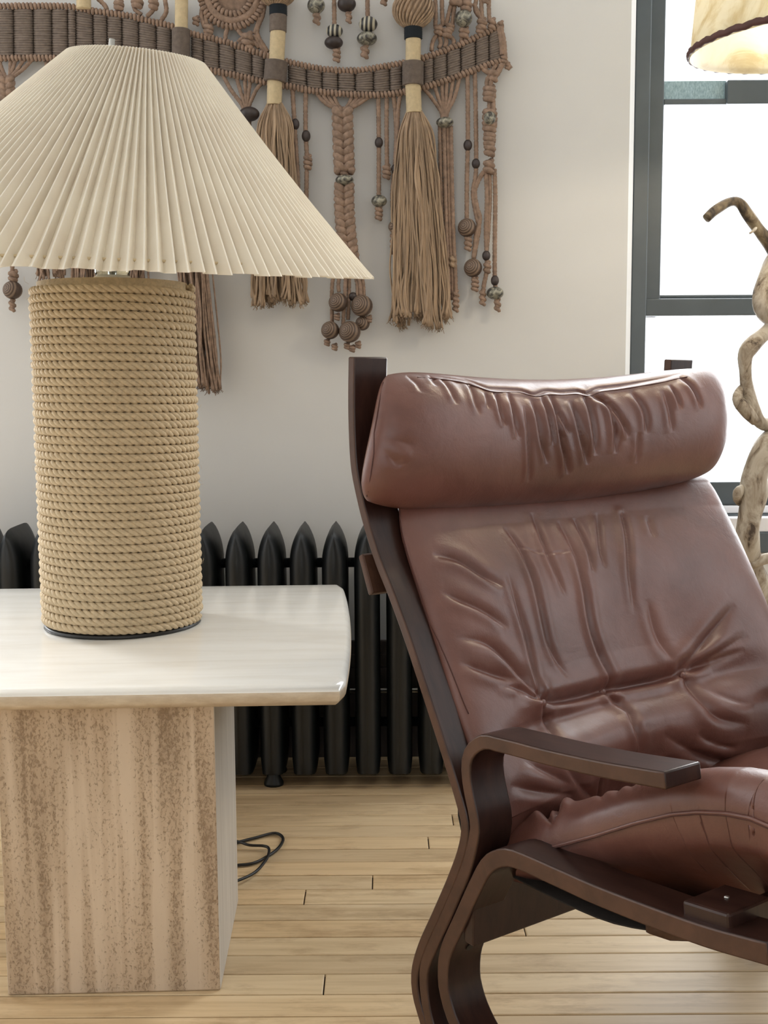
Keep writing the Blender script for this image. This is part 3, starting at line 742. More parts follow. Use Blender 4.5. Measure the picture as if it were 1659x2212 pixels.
# head pillow
def crown_pillow(A, B):
    k = np.abs(A)**1.8; v = (B+1)/2
    hh = (.934*(1-v) + .722*v) - .020*(1-k)*(1-v) - .026*(1-k)*v + .004*A
    tt = .112 + .006*(v) + .016*np.sin(pi*v) ; tt = tt - .042*(1-k)
    return tt, hh
pillow_creases = [
 ([(956,820),(976,843),(989,875)], .004, .005), ([(1053,851),(1059,885)], .004, .004), ([(1073,851),(1086,895),(1095,925)], .006, .005),
 ([(1100,852),(1114,906),(1122,950)], .006, .005), ([(1134,880),(1145,962),(1142,1045)], .005, .005), ([(1150,865),(1172,951),(1184,1006)], .007, .005),
 ([(1172,860),(1190,912),(1198,965)], .007, .005), ([(1190,855),(1211,936),(1227,1030)], .010, .006), ([(1208,895),(1230,942)], .006, .005),
 ([(1235,870),(1257,939),(1271,1010)], .009, .006), ([(1262,855),(1285,930),(1287,990)], .008, .006), ([(1273,858),(1310,875),(1331,924),(1332,985)], .010, .006),
 ([(1318,872),(1346,918),(1361,950)], .008, .006), ([(1365,852),(1395,893),(1400,945)], .006, .006), ([(1382,940),(1376,1007)], .004, .005),
 ([(1435,850),(1454,942)], .004, .006), ([(1451,838),(1475,893)], .006, .005), ([(1470,822),(1497,841),(1519,892)], .007, .006),
 ([(818,965),(837,981),(865,1010)], .006, .008), ([(815,925),(850,950),(900,965)], .004, .010), ([(1015,830),(1030,870),(1040,900)], .004, .005),
 ([(880,812),(905,830),(915,850)], .003, .006), ([(930,812),(945,835)], .003, .005),
 ([(820,830),(815,870),(812,930),(809,985),(800,1030),(793,1070)], .0018, .0028),
 ([(905,806),(951,812),(1006,822),(1050,838),(1065,842),(1128,847),(1156,857),(1184,849),(1217,851),(1251,849),(1273,856),(1295,845),(1346,839),(1435,825),(1460,818),(1487,812)], .004, .0035),
]
def seam(parent, front, flat, nr, pts, r=.0009, mat='thread_dark', name='seam', lift=.0004):
    F3 = front.reshape(-1, 3); q = np.array([F3[np.argmin(((flat - np.array(p))**2).sum(1))] for p in pts])
    q = smooth_path(q, step=.004); F2 = F3[::3]
    # settle every point on the leather
    Nf = nr.reshape(-1, 3)[::3]; out = []
    for p in q: i = np.argmin(((F2 - p)**2).sum(1)); out.append(p + Nf[i]*(((F2[i] - p) @ Nf[i]) + lift))
    out = np.array(out); w5 = np.ones(7)/7; out[3:-3] = np.stack([np.convolve(out[:, k], w5, 'valid') for k in range(3)], -1)
    m = MB(); tube(m, out, r, 6); return link(name, m, mat, parent, True)
seam(bc, bfront, bflat, bnr, [(852,1095),(853,1130),(868,1180),(893,1250),(922,1330),(952,1410),(982,1480),(1006,1545)])
pil, pf, pm, pn, pAB, pflat = cushion('head_pillow', crown_pillow, -.008, CW+.006, .062, .050, 380, 180, pillow_creases, pa=4, pb=2.6, cr=(.03, .10), srange=lambda A, B: (-.010 + .046*np.clip(-B*.6+.4, 0, 1)**1.3)*(1-A)/2 + (CW + .004 - .018*(B > 0)*B**2 - .012*(B < 0)*B**2)*(1+A)/2)
seam(pil, pf, pflat, pn, [(832,826),(818,868),(813,925),(809,985),(800,1030),(792,1072)])
seam(pil, pf, pflat, pn, [(905,816),(951,820),(1006,830),(1050,845),(1065,850),(1128,853),(1156,863),(1184,857),(1217,858),(1251,857),(1273,863),(1295,853),(1346,847),(1435,833),(1460,827),(1487,822)])

# seat cushion
tS = np.array([.165, .26, .33, .40, .465, .52, .56, .60, .64, .70, .76])
hE = np.array([.318, .352, .394, .431, .468, .496, .511, .522, .528, .524, .500])
hC = np.array([.300, .306, .314, .326, .338, .350, .360, .368, .374, .378, .367])
def crown_seat(A, B):
    k = np.sin(pi/2*np.abs(A))**2.4; t = .165 + (.76-.165)*(B+1)/2
    e = np.interp(t.ravel(), tS, hE).reshape(t.shape); c = np.interp(t.ravel(), tS, hC).reshape(t.shape)
    return t, c*(1-k) + e*k
seat_creases = [
 ([(1180,1822),(1200,1800),(1235,1775),(1285,1765)], .014, .009), ([(1215,1800),(1245,1780),(1290,1762)], .008, .006),
 ([(1262,1785),(1272,1760)], .005, .005), ([(1318,1780),(1330,1745)], .005, .005), ([(1352,1785),(1362,1740),(1370,1730)], .006, .006), ([(1392,1785),(1400,1735)], .004, .007),
 ([(1205,1806),(1300,1799),(1400,1792),(1480,1783),(1560,1777),(1655,1778)], .0025, .0030),
]
seat, sf, sm, sn, sAB, sflat = cushion('seat_cushion', crown_seat, .046, CW-.046, .060, .044, 260, 260, seat_creases, pa=6, pb=7)
m = MB(); rim = smooth_path(sm[0, 8:-8:6], step=.005); tube(m, rim + np.array([-.0012, 0, .001]), .0021, 8); link('piping', m, 'leather', seat, True)
m = MB(); tube(m, rim + np.array([-.0026, 0, -.0008]), .0008, 6); link('seam', m, 'thread_dark', seat, True)
# canvas sling carrying the cushions
m = MB(); pts = [(.005, .70), (.035, .64), (.090, .545), (.145, .43), (.175, .36), (.18, .31), (.21, .285), (.30, .278), (.44, .282), (.54, .305)]
P = smooth_path(pts, n=30); v = []; ns = 13
for i, (t, h) in enumerate(P):
    for j in range(ns):
        u = j/(ns-1); sg = math.sin(pi*u)*.02; v.append(cl(.05 + (CW-.1)*u, t - sg*(h > .35), h - sg*(h <= .35)*.5))
m.add(v, grid_faces(30, ns)); o = link('canvas_sling', m, 'canvas', ch, True); so = o.modifiers.new('thick', 'SOLIDIFY'); so.thickness = .002

# ------------------------------------------------------------------ driftwood lamp by the window
DY = 2.30
dl_ = empty('driftwood_lamp', (.86, DY, 0))
tag(dl_, 'floor lamp of twisted driftwood under a parchment shade beside the window', 'lamp')
def dpt(L, Y=DY): return [atY(x, y, Y + dy) for x, y, dy in L]
m = MB()
def limb(L, rs, step=.007, name='driftwood_limb', lob=3, mat='driftwood'):
    m = MB(); P = smooth_path(dpt(L), step=step); r = np.interp(np.linspace(0, 1, len(P)), np.linspace(0, 1, len(rs)), rs)
    r = r*(1 + .07*np.sin(np.arange(len(P))*.45) + .05*np.sin(np.arange(len(P))*.17 + 2))
    tube(m, P, r, 14, lobes=lob, pitch=.30, amp=.14); return link(name, m, mat, dl_, True, off=dl_.location)
limb([(1534,480,-.03),(1555,462,-.02),(1585,445,0),(1606,448,.01),(1625,475,.01),(1650,512,.02),(1680,545,.03),(1720,600,.03)], [.0085,.0095,.0100,.0115,.0125,.015,.018,.02], name='branch', mat='driftwood_dark')['label'] = 'dark mottled bare branch'
limb([(1640,503,.0),(1632,510,-.02),(1626,514,-.02)], [.003,.003,.002], step=.003, name='twig')
limb([(1730,480,.06),(1690,560,.04),(1665,620,.02),(1660,665,.0),(1690,700,0),(1730,740,0)], [.020,.020,.023,.026,.024,.02], name='trunk')
limb([(1720,670,.0),(1668,722,.0),(1632,752,-.01),(1614,775,-.01),(1614,810,-.01),(1618,850,-.0),(1628,890,0),(1650,925,.01),(1700,930,.02)], [.02,.018,.016,.017,.013,.012,.014,.013,.012], name='trunk')
limb([(1634,920,0),(1612,893,-.01),(1596,870,-.01),(1604,848,0),(1614,843,.0)], [.010,.012,.013,.010,.006], name='branch', lob=2)
limb([(1750,900,.05),(1690,945,.02),(1652,985,.0),(1634,1030,0),(1628,1080,0),(1620,1120,.0),(1615,1170,0),(1624,1220,.01),(1640,1280,.02),(1655,1400,.02),(1665,1560,.0),(1670,1700,0)], [.024,.025,.027,.026,.023,.021,.020,.018,.018,.02,.024,.03], name='trunk')
limb([(1620,1232,0),(1650,1218,.0),(1690,1212,.02),(1740,1220,.03)], [.009,.011,.012,.012], name='branch')
limb([(1606,1060,0),(1596,1072,-.01),(1594,1088,0),(1604,1100,.01)], [.005,.010,.010,.006], step=.004, name='knot', lob=0)
# frayed bark, foot and the rest of the trunk out of frame
m = MB(); lathe(m, [(.14, 0), (.15, .01), (.14, .03), (.05, .05)], (atY(1672, 1700, DY)[0], DY, 0), 24); link('foot', m, 'driftwood', dl_, True, off=dl_.location)
fx = atY(1670, 1700, DY); m = MB(); tube(m, smooth_path([fx + [0, 0, .02], [fx[0]+.01, DY, .12], [fx[0], DY, .03]], n=12), .03, 12); link('root', m, 'driftwood', dl_, True, off=dl_.location)
RS = .29
SC = atY(1514, 92, 1.98) + np.array([RS, 0, 0])        # shade centre at its lower rim
m = MB(); tube(m, smooth_path([atY(1730, 480, DY+.06), [.88, 2.2, 1.35], [SC[0], SC[1]+.02, 1.5], [SC[0], SC[1], 1.78]], step=.02), .009, 10); link('lamp_stem', m, 'brass_dark', dl_, True, off=dl_.location)
tlt = np.array(Matrix.Rotation(math.radians(-4.0), 3, 'Y') @ Matrix.Rotation(math.radians(4.0), 3, 'X'))
def rimp(r, z, n=80, w=0): a = np.linspace(0, 2*pi, n); return (np.stack([r*np.cos(a), r*np.sin(a), np.full(n, z) + w*np.sin(a*46)], -1) @ tlt.T) + SC
m = MB(); R0 = rimp(RS, 0, 73)[:-1]; R1 = rimp(RS*.93, .15, 73)[:-1]; R2 = rimp(RS*.80, .30, 73)[:-1]; n = 72
m.add(np.concatenate([R0, R1, R2]), [(i*n+j, i*n+(j+1) % n, (i+1)*n+(j+1) % n, (i+1)*n+j) for i in range(2) for j in range(n)])
s2 = link('parchment_shade', m, 'parchment', dl_, True, off=dl_.location); so = s2.modifiers.new('thick', 'SOLIDIFY'); so.thickness = .0012
m = MB(); P = rimp(RS+.002, .006, 277, .0010); tube(m, P, .0060, 8, lobes=2, pitch=.02, amp=.25, flat=.5, caps=False)
tb = link('braided_trim', m, 'thread_dark', s2, True, off=None)
tb.data.transform(Matrix.Translation(-Vector(dl_.location))); tb['label'] = 'dark brown braid round the rim'

m = MB(); ellipsoid(m, SC + np.array([0, 0, .13]), .03, .03, .042, 16, 10)
MATS['bulb_glow'] = bm_ = bpy.data.materials.new('bulb_glow'); bm_.use_nodes = True; e_ = bm_.node_tree.nodes['Principled BSDF']
e_.inputs['Emission Color'].default_value = (1, .86, .62, 1); e_.inputs['Emission Strength'].default_value = 8
link('bulb', m, 'bulb_glow', dl_, True, off=dl_.location)
pl = bpy.data.lights.new('bulb_light', 'POINT'); pl.energy = 8; pl.color = (1, .86, .66); pl.shadow_soft_size = .04
plo = bpy.data.objects.new('bulb_light', pl); sc.collection.objects.link(plo); plo.location = tuple(SC + np.array([0, 0, .07]))

# ------------------------------------------------------------------ power cord on the floor
def fpt(L, z=.004): return np.array([atZ(x, y, z) for x, y in L])
m = MB()
tube(m, smooth_path(fpt([(440,1838),(505,1816),(545,1806),(580,1797),(596,1800),(603,1812),(590,1832),(560,1852),(535,1862),(505,1865),(450,1868)]), step=.006), .0030, 8)
tube(m, smooth_path(fpt([(460,1806),(505,1814),(530,1822),(560,1824),(572,1830),(570,1846),(560,1862),(540,1882),(505,1898),(450,1915)], .0095), step=.006), .0028, 8)
pc = tag(link('power_cord', m, 'black_rubber', None, True), 'thin black power cord looped on the floor beside the table pedestal', 'cord')

# ------------------------------------------------------------------ macrame wall hanging
MY = YW - .030
mac = empty('macrame_hanging', tuple(atY(760, 200, YW - .004)))
tag(mac, 'large brown macrame wall hanging with tassels, wrapped band and beads', 'wall hanging')
off = np.array(mac.location)
PXM = atY(761, 300, MY)[0] - atY(760, 300, MY)[0]      # metres per pixel on the wall
def wp(x, y, d=0.): return atY(x, y, MY - d)
def mlink(name, m, mat, parent=None, kind=None, label=None):
    if parent is None: o = link(name, m, mat, mac, True, off=off)
    else: o = link(name, m, mat, parent, True, off=off)
    if kind: o['kind'] = kind
    if label: o['label'] = label
    return o
def cord(L, r=5.2, d=0., parent=None, mat='jute_brown', name='cord', mb=None, pitch=16):
    P = smooth_path([wp(x, y, d + (z[0] if z else 0)) for x, y, *z in L], step=.0035)
    m = mb or MB(); tube(m, P, r*PXM, 8, lobes=2, pitch=pitch*PXM, amp=.26, phase=random.random()*6)
    if mb is None: return mlink(name, m, mat, parent)
def bead(x, y, rx, ry, mat, d=.006, parent=None, tilt=0):
    m = MB(); c = wp(x, y, d); ellipsoid(m, (0, 0, 0), rx*PXM, rx*PXM, ry*PXM, 20, 12, tilt)
    o = mlink('bead', m, mat, parent); o.data.transform(Matrix.Translation(Vector(off)))
    o.location = Vector(c - off); return o
def knot(x, y, rx, ry, d=.004, parent=None, mat='jute_brown', tilt=0, mb=None):
    m = mb or MB(); c = wp(x, y, d); n = max(2, int(round(ry/6.0)))
    L = ry*PXM; th = np.linspace(0, n*2*pi, n*14); u = np.linspace(-1, 1, len(th))
    rad_ = rx*PXM*(.62 + .25*np.sqrt(np.clip(1-u**2, 0, 1)))
    ct, st = math.cos(tilt), math.sin(tilt); xx = rad_*.55*np.cos(th); yy = rad_*.55*np.sin(th); zz_ = -u*L*.86
    P = np.stack([c[0] + xx*ct - zz_*st, c[1] + yy, c[2] + xx*st + zz_*ct], -1)
    tube(m, P, rx*PXM*.42, 7, lobes=2, pitch=14*PXM, amp=.22)
    ellipsoid(m, c, rx*PXM*.6, rx*PXM*.6, ry*PXM*.9, 10, 8, tilt)
    if mb is None: return mlink('knot', m, mat, parent)
# knotted edgings: a row of half hitches over a cord
def edging(pts, name='knotted_edging', r=6.2, sp=8.2, d=.006, mat='jute_brown'):
    P = smooth_path([wp(x, y, d) for x, y in pts], step=sp*PXM); m = MB()
    tube(m, P, r*.62*PXM, 8)
    T, U, V = frames(P)
    for i in range(len(P)):
        t, u, v = T[i], U[i], V[i]; a = np.linspace(0, 2*pi, 11); k = .25*math.sin(i*1.9)
        ring = P[i] + np.cos(a)[:, None]*v*r*.72*PXM + np.sin(a)[:, None]*u*r*.72*PXM + (np.cos(a)[:, None]*(.25 + k*.3))*t*sp*PXM*.5
        tube(m, ring, sp*.46*PXM*random.uniform(.88, 1.1), 6, caps=False)
    return mlink(name, m, mat, kind='stuff')
UE = [(0,4),(60,4),(120,5),(169,7),(216,17),(287,27),(337,40),(388,53),(425,68),(489,84),(560,108),(597,121),(635,132),(678,142),(716,149),(780,152),(828,146),(881,137),(922,128),(973,111),(1021,92),(1069,70),(1095,58)]
LE = [(0,116),(60,116),(120,117),(200,120),(280,122),(360,130),(420,138),(462,147),(521,159),(587,175),(625,182),(691,195),(754,202),(828,205),(886,199),(925,190),(973,176),(1021,159),(1060,145),(1091,135)]
edging([(-60,4)] + UE); edging([(-60,116)] + LE)
ux, uy = zip(*UE); lx, ly = zip(*LE)
# wrapped panels of the band
bounds = [-30, 5, 42, 85, 125, 160, 176, 214, 244, 276, 312, 350, 383, 426, 451, 485, 519, 556, 583, 634, 674, 707, 741, 778, 818, 853, 880, 926, 948, 977, 1007, 1039, 1068, 1100]
for a, b in zip(bounds[:-1], bounds[1:]):
    if (a, b) in ((583, 634), (880, 926), (383, 426)): continue
    m = MB(); xa, xb = a+1.5, b-1.5
    def yy_(x, f): 
        yu = np.interp(x, ux, uy) + 7; yl_ = np.interp(x, lx, ly) - 6; return yu + (yl_-yu)*f
    nth = max(7, int(round((yy_((a+b)/2, 1) - yy_((a+b)/2, 0))/5.2)))
    for i in range(nth):
        f_ = (i+.5)/nth; dj = random.uniform(-.0008, .0008)
        P = smooth_path([wp(xa, yy_(xa, f_), -.004), wp(xa + (xb-xa)*.16, yy_(xa+(xb-xa)*.16, f_) + random.uniform(-.6, .6), .006 + dj), wp((xa+xb)/2, yy_((xa+xb)/2, f_), .009 + dj), wp(xb - (xb-xa)*.16, yy_(xb-(xb-xa)*.16, f_) + random.uniform(-.6, .6), .006 + dj), wp(xb, yy_(xb, f_), -.004)], n=11)
        tube(m, P, 3.3*PXM, 6, lobes=2, pitch=9*PXM, amp=.2, phase=random.random()*6)
    mlink('wrapped_panel', m, 'wool_grey')
# vertical wrapped posts and their tassels
def wrap(xt, yt, xb, yb, w, mat, parent, d=.014, name='cord_wrap', label=None):
    m = MB(); A_, B_ = wp(xt, yt, d), wp(xb, yb, d); L = np.linalg.norm(B_-A_); n = max(4, int(L/.0034))
    P = np.array([A_ + (B_-A_)*k/(n*2) for k in range(n*2+1)]); r = w/2*PXM*(1 + .05*np.where(np.arange(n*2+1) % 2, 1, -1))
    tube(m, P, r, 16); return mlink(name, m, mat, parent, label=label)
def tassel(cx, y0, y1, w0, ws, n, seed, parent=None, mat='jute_light', d=.014, cxb=None, ragged=22):
    r_ = np.random.default_rng(seed); m = MB(); cxb = cx if cxb is None else cxb
    nc = max(5, n//9); cl_ = [(r_.uniform(-1, 1), r_.uniform(-1, 1), r_.uniform(0, ragged), r_.uniform(-5, 5)) for _ in range(nc)]
    for i in range(n):
        a = r_.uniform(0, 2*pi); q = math.sqrt(r_.uniform(.05, 1)); ux_, uy_2 = q*math.cos(a), q*math.sin(a)
        c_ = min(cl_, key=lambda c: (c[0]-ux_)**2 + (c[1]-uy_2)**2)      # strands clump together towards the ends
        ye = y1 - c_[2] - r_.uniform(0, 9); pts = []; wob = r_.uniform(-1, 1, 6)
        for k, f_ in enumerate((0, .12, .32, .52, .74, .9, 1)):
            w = np.interp(f_, [0, .12, .35, .65, 1], [w0, ws[0], ws[1], ws[2], ws[3]]); cf = .55*max(0, f_-.3)
            uu = ux_*(1-cf) + c_[0]*cf; vv = uy_2*(1-cf) + c_[1]*cf
            x = cx + (cxb-cx)*f_ + uu*w/2 + (wob[k-1]*6.5 if 0 < k else 0) + c_[3]*f_*(1-f_)*3; y = y0 + (ye-y0)*f_
            pts.append(wp(x, y, d + vv*min(w, 60)*.36*PXM))
        P = smooth_path(pts, step=.008)
        rr_ = r_.uniform(1.9, 3.1)*PXM*np.ones(len(P)); rr_[-3:] *= [1.1, 1.5, 1.25]
        tube(m, P, rr_, 6, lobes=2, pitch=13*PXM, amp=.28, phase=r_.uniform(0, 6))
        if i % 2 == 0:       # frayed fibres at the cut ends
            for _ in range(3):
                e = P[-1]; tube(m, [P[-2], e + r_.uniform(-1, 1, 3)*[.004, .002, .001], e + r_.uniform(-1, 1, 3)*[.007, .003, .002] - [0, 0, r_.uniform(.004, .011)]], .0007, 3, caps=False)
    o = mlink('tassel', m, mat, parent); o['kind'] = 'stuff'; return o
def knob(x, y, rx, ry, parent=None):
    m = MB(); c = wp(x, y, .018); ellipsoid(m, c, rx*.95*PXM, rx*.8*PXM, ry*.95*PXM, 20, 12)
    for i in range(26):
        a = i/26*2*pi; u = np.linspace(-1.35, 1.35, 16); tw = a + .5*u
        P = c + np.stack([rx*PXM*np.cos(u)*np.cos(tw), rx*.84*PXM*np.cos(u)*np.sin(tw), ry*PXM*np.sin(u)], -1)
        tube(m, P, 3.0*PXM, 6, lobes=2, pitch=11*PXM, amp=.25)
    return mlink('coiled_knob', m, 'jute_light', parent)
# right tassel post
knob(906, 22, 43, 37); wrap(905, 56, 905, 86, 38, 'wool_black', None, label='black cord wrap'); wrap(905, 85, 904, 138, 32, 'wool_cream', None, label='cream cord wrap')
wrap(904, 135, 903, 186, 45, 'wool_grey', None); wrap(903, 184, 905, 245, 33, 'wool_cream', None, label='cream cord wrap')
tassel(905, 240, 716, 30, (66, 94, 110, 134), 190, 3, cxb=914, ragged=40)
knob(612, -18, 38, 26); wrap(614, 5, 614, 32, 37, 'wool_black', None, label='black cord wrap'); wrap(614, 30, 613, 67, 36, 'wool_grey', None); wrap(613, 65, 609, 133, 32, 'wool_cream', None, label='cream cord wrap')
wrap(609, 130, 605, 174, 48, 'wool_grey', None); wrap(605, 171, 603, 224, 32, 'wool_cream', None, label='cream cord wrap')
tassel(604, 220, 662, 30, (66, 84, 110, 140), 170, 4, cxb=600)
wrap(406, -30, 404, 62, 27, 'wool_cream', None, label='cream cord wrap'); wrap(404, 58, 402, 136, 38, 'wool_grey', None); wrap(402, 136, 400, 190, 27, 'wool_cream', None, label='cream cord wrap')
tassel(400, 188, 852, 28, (50, 66, 76, 84), 70, 5, cxb=447, mat='jute_brown')
wrap(194, -30, 194, 12, 30, 'wool_cream', None, label='cream cord wrap'); wrap(194, 118, 194, 180, 28, 'wool_cream', None, label='cream cord wrap')
tassel(194, 178, 700, 28, (50, 60, 66, 72), 60, 6, mat='jute_brown')
tassel(116, 300, 602, 18, (30, 44, 60, 66), 30, 7, mat='jute_brown'); cord([(112,122),(116,200),(116,305)])
tassel(300, 320, 640, 18, (30, 40, 46, 50), 28, 8, mat='jute_brown'); cord([(300,126),(300,220),(300,325)])
# free cords, each with its beads and stopper knots
def strand(L, items, r=5.2, d=.002, mat='jute_brown'):
    o = cord(L, r, d, mat=mat)
    for it in items:
        if it[0] == 'k': knot(it[1], it[2], it[3], it[4], d+.002, o)
        else: bead(it[1], it[2], it[3], it[4], {'d': 'clay_dark', 's': 'bead_speckled', 'z': 'bead_zigzag', 'w': 'bead_wood'}[it[0]], d+.002, o)
    return o
strand([(35,118),(30,300),(33,560),(32,645)], [('k', 35, 586, 14, 12), ('w', 33, 617, 21, 20), ('k', 32, 650, 10, 14)])
strand([(695,-30),(696,0),(696,45)], [('s', 696, 10, 19, 17), ('k', 697, 37, 11, 15)])
strand([(735,-30),(735,30),(735,70),(738,115)], [('z', 735, 66, 18, 14), ('d', 733, 91, 20, 13), ('k', 739, 117, 11, 16)])
strand([(762,-30),(762,5),(766,40)], [('d', 762, 8, 20, 16), ('k', 766, 37, 9, 13)])
strand([(807,-30),(807,30),(807,60),(800,110)], [('z', 808, 52, 20, 16), ('s', 805, 83, 22, 14), ('k', 800, 111, 12, 15)])
strand([(841,-40),(842,0)], [('k', 842, 0, 10, 12)])
strand([(643,190),(645,240),(648,300),(652,380),(652,420)], [('d', 648, 266, 9, 12)])
strand([(671,198),(670,280),(672,340),(670,420),(669,520)], [('d', 671, 292, 9.5, 12.5), ('k', 674, 348, 12, 16)])
strand([(828,212),(828,300),(827,380),(826,455)], [('d', 828, 308, 9, 11.5), ('s', 827, 434, 17, 13), ('k', 826, 460, 11, 16)])
strand([(846,212),(845,280),(845,370)], [('k', 844, 371, 12, 16)])
strand([(875,205),(870,240),(868,290),(864,366),(858,420),(857,490),(856,550)], [('d', 864, 366, 10, 12), ('w', 857, 490, 11, 12), ('k', 856, 527, 9, 27)])
cord([(861,208),(864,240),(866,290),(863,350),(856,420),(858,480)], d=.0)
strand([(1021,164),(1021,240),(1020,316),(1017,400),(1016,494),(1018,530)], [('d', 1020, 316, 9.5, 12), ('w', 1016, 494, 20, 20), ('k', 1018, 527, 11, 18)])
strand([(1037,160),(1038,250),(1037,370),(1030,420),(1037,470),(1042,495),(1033,545),(1028,580),(1032,620)], [('d', 1037, 356, 9, 11), ('w', 1028, 581, 20, 20), ('k', 1032, 616, 11, 16)])
cord([(1060,368),(1046,385),(1034,415),(1038,450),(1044,475),(1036,510),(1030,560)], r=5.5, d=.004)
strand([(1058,370),(1060,430),(1057,500),(1058,580),(1051,620),(1048,655)], [('d', 1057, 555, 9, 11), ('k', 1059, 580, 11, 13), ('k', 1048, 645, 10, 19)], d=.004)
cord([(1066,370),(1066,430),(1062,500),(1058,545)], d=.001)
strand([(1077,368),(1078,430),(1076,520),(1075,600),(1078,660)], [('d', 1075, 609, 9, 11.5), ('s', 1075, 636, 19, 14), ('k', 1080, 662, 10, 15)])
# knotted chain at the right end
for x, y, rx, ry in ((1068,205,18,17),(1068,262,20,26),(1067,302,17,16),(1067,326,16,14),(1065,362,16,15),(1077,165,14,14)): knot(x, y, rx, ry, .006)
cord([(1085,140),(1072,160),(1063,182),(1068,225),(1062,285),(1068,340)], 5.5, .006); cord([(1096,140),(1088,160),(1070,186),(1076,228),(1070,284)], 5.5, .008)
bead(1068, 258, 13, 14, 'bead_speckled', .020)
cord([(1052,148),(1064,158),(1080,164),(1092,150),(1100,140)], 6, .006); cord([(1093,60),(1100,90),(1102,120),(1103,132)], 6, .010)
cord([(1090,62),(1095,92),(1097,122)], 6, .010); knot(1100, 130, 9, 9, .008); knot(1094, 58, 9, 10, .008); cord([(1098,130),(1108,142),(1114,152)], 6, .004); knot(1108,146,8,8,.004)
# fans gathering into beads or braids
def fan(xs, ytop, xc, yc, d=.003, n=None):
    m = MB()
    for x in xs: cord([(x, np.interp(x, lx, ly)+4), (x + (xc-x)*.35, ytop), (xc + (x-xc)*.18, yc-12), (xc + (x-xc)*.12, yc+6)], 4.6, d, mb=m)
    return mlink('gathered_cords', m, 'jute_brown')
fan((492, 522, 540, 552, 577), 190, 543, 236); bead(549, 243, 22, 15, 'clay_dark', .012); cord([(548,250),(550,300),(552,380)], 5)
fan((928, 950, 965, 976, 990, 1004), 212, 971, 255); bead(971, 266, 19, 11, 'bead_speckled', .012)
for i, x in enumerate((962, 971, 979, 986)): cord([(x-2, 274), (x-1, 400), (x+1, 520), (x + 4, 600), (990 if i == 3 else x+4, 650)], 4.8, .002 + .003*(i % 2))
knot(990, 652, 10, 26, .006); knot(984, 566, 12, 14, .004, mat='jute_light')
fan((694, 706, 718, 731, 772, 784, 796, 808), 222, 752, 250); 
def braid(pts, amp, r, period, name='braided_sinnet', n=4, d=.010):
    C = smooth_path([wp(x, y, d) for x, y in pts], step=.0035); L = np.arange(len(C))*.0035; m = MB()
    for k in range(n):
        ph = L/(period*PXM)*2*pi + k*2*pi/n; P = C.copy()
        P[:, 0] += amp*PXM*np.sin(ph); P[:, 1] += r*.9*PXM*np.sin(2*ph)
        tube(m, P, r*PXM, 9, lobes=2, pitch=22*PXM, amp=.22, phase=k)
    return mlink(name, m, 'jute_brown')
braid([(750,236),(751,300),(753,372)], 15, 9.5, 62); knot(752, 376, 12, 9, .01); bead(753, 388, 20, 11, 'bead_speckled', .016)
braid([(752,398),(752,460),(758,530),(765,590)], 14, 9.5, 60)
braid([(25,158),(26,200),(26,260)], 11, 8, 50); fan((-20, -5, 10, 45, 62, 80), 140, 27, 172)
for i, (x0, x1, yb_) in enumerate(((724,722,695),(737,738,630),(752,746,700),(760,757,690),(777,778,640),(783,786,650),(790,790,690))):
    cord([(754 + (x0-754)*.5, 560), (x0, 610), (x1, yb_)], 4.6, .002 + .003*(i % 3))
for x, y, r_, mt, d_ in ((736,652,21,'bead_wood',.016),(787,660,24,'bead_wood',.014),(718,712,20,'bead_wood',.016),(760,716,24,'bead_wood',.020),(788,698,16,'bead_wood',.004),(768,640,10,'clay_dark',.002)):
    bead(x, y, r_, r_*.98, mt, d_)
for x, y in ((733,683),(802,688),(711,738),(727,748),(754,746),(765,752),(778,744)): knot(x, y, 9, 7, .010)
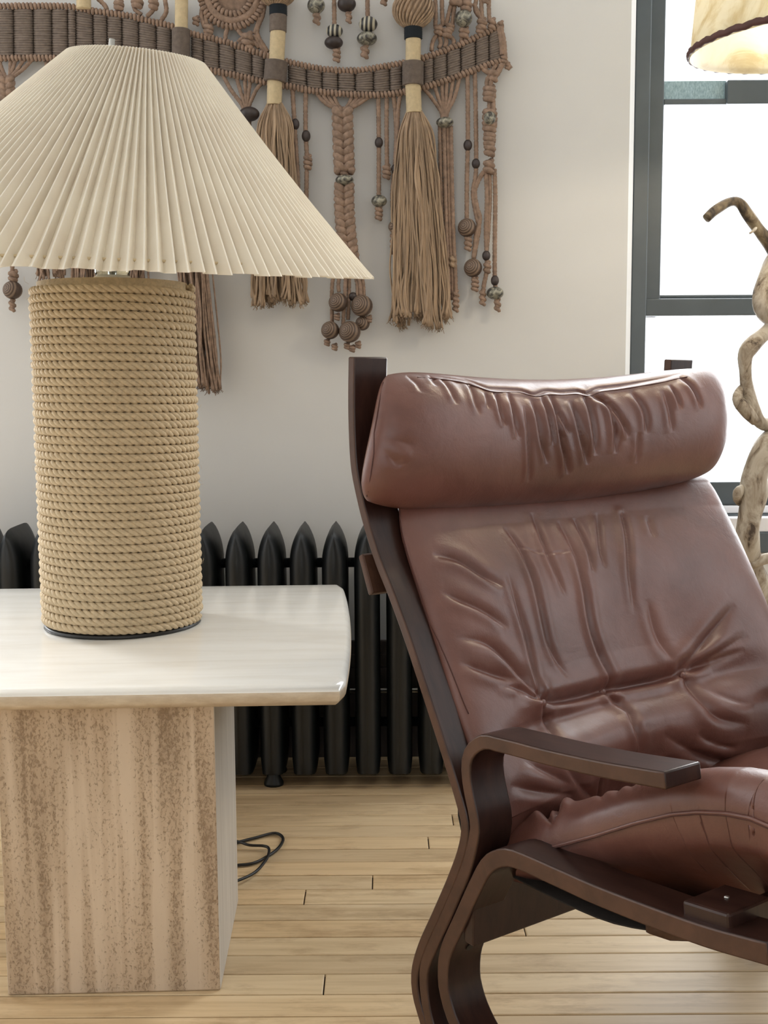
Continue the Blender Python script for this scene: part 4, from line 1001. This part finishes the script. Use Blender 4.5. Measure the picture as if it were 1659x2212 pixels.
# round medallion and the knots above the band
def ringk(cx, cy, r, rr_, sp=9, d=.006):
    a = np.linspace(-.15, pi+.15, 60); edging([(cx + r*math.cos(t), cy + r*math.sin(t)) for t in a], 'knotted_ring', rr_, sp, d)
ringk(516, -14, 42, 6.5); ringk(516, -14, 68, 6)
m = MB(); a = np.linspace(0, pi, 40); tube(m, [wp(516 + 55*math.cos(t), -14 + 55*math.sin(t), .004) for t in a], 9*PXM, 8); mlink('medallion_ring', m, 'jute_brown')
m = MB(); a = np.linspace(0, 2*pi, 30)[:-1]; ellipsoid(m, wp(516, -14, -.006), 40*PXM, .006, 40*PXM, 24, 14); mlink('medallion_disc', m, 'jute_brown')
for L in ([(505,52),(500,70),(498,86)], [(524,54),(530,66),(552,88)], [(452,0),(448,30),(455,56)], [(460,10),(458,40),(470,66)], [(578,0),(572,40),(562,70)], [(586,0),(580,30),(568,68),(590,110)],
          [(526,88),(540,78),(556,84),(572,100)], [(548,80),(530,92),(540,100),(560,96)], [(562,72),(574,96),(590,116)], [(270,-5),(272,10),(262,24)], [(300,-5),(305,14),(318,26)], [(350,-5),(345,14),(330,30)], [(370,-5),(372,20),(360,40)], [(225,-10),(240,5),(244,16)]): cord(L, 5.2, .004)
for x, y, rx, ry in ((547,80,16,14),(463,58,14,10),(436,40,10,10),(270,4,14,10),(310,0,16,10),(345,2,14,12),(552,92,12,10),(462,66,12,8)): knot(x, y, rx, ry, .006)
for L in ([(953,-20),(954,30),(953,58)], [(968,-20),(968,30),(970,58)], [(992,-5),(984,25),(976,58)], [(998,0),(992,35),(988,70)], [(1036,10),(1046,30),(1052,44)], [(1042,0),(1040,25),(1056,48)], [(1053,-20),(1053,20),(1055,46)], [(1070,-20),(1069,20),(1070,50)],
          [(956,76),(947,92),(944,112)], [(962,80),(964,95),(960,106)], [(975,80),(976,95),(972,104)], [(984,80),(992,88),(992,100)], [(1006,66),(1012,76),(1008,92)]): cord(L, 5, .004)
for x, y, rx, ry in ((1000,2,20,10),(1020,14,16,12),(960,66,13,10),(978,72,14,10),(985,60,12,8),(1015,72,14,12),(1054,54,14,12),(1075,54,12,12),(1050,66,12,8),(1063,2,10,8)): knot(x, y, rx, ry, .008)
bead(1014, 42, 19, 17, 'bead_speckled', .016)
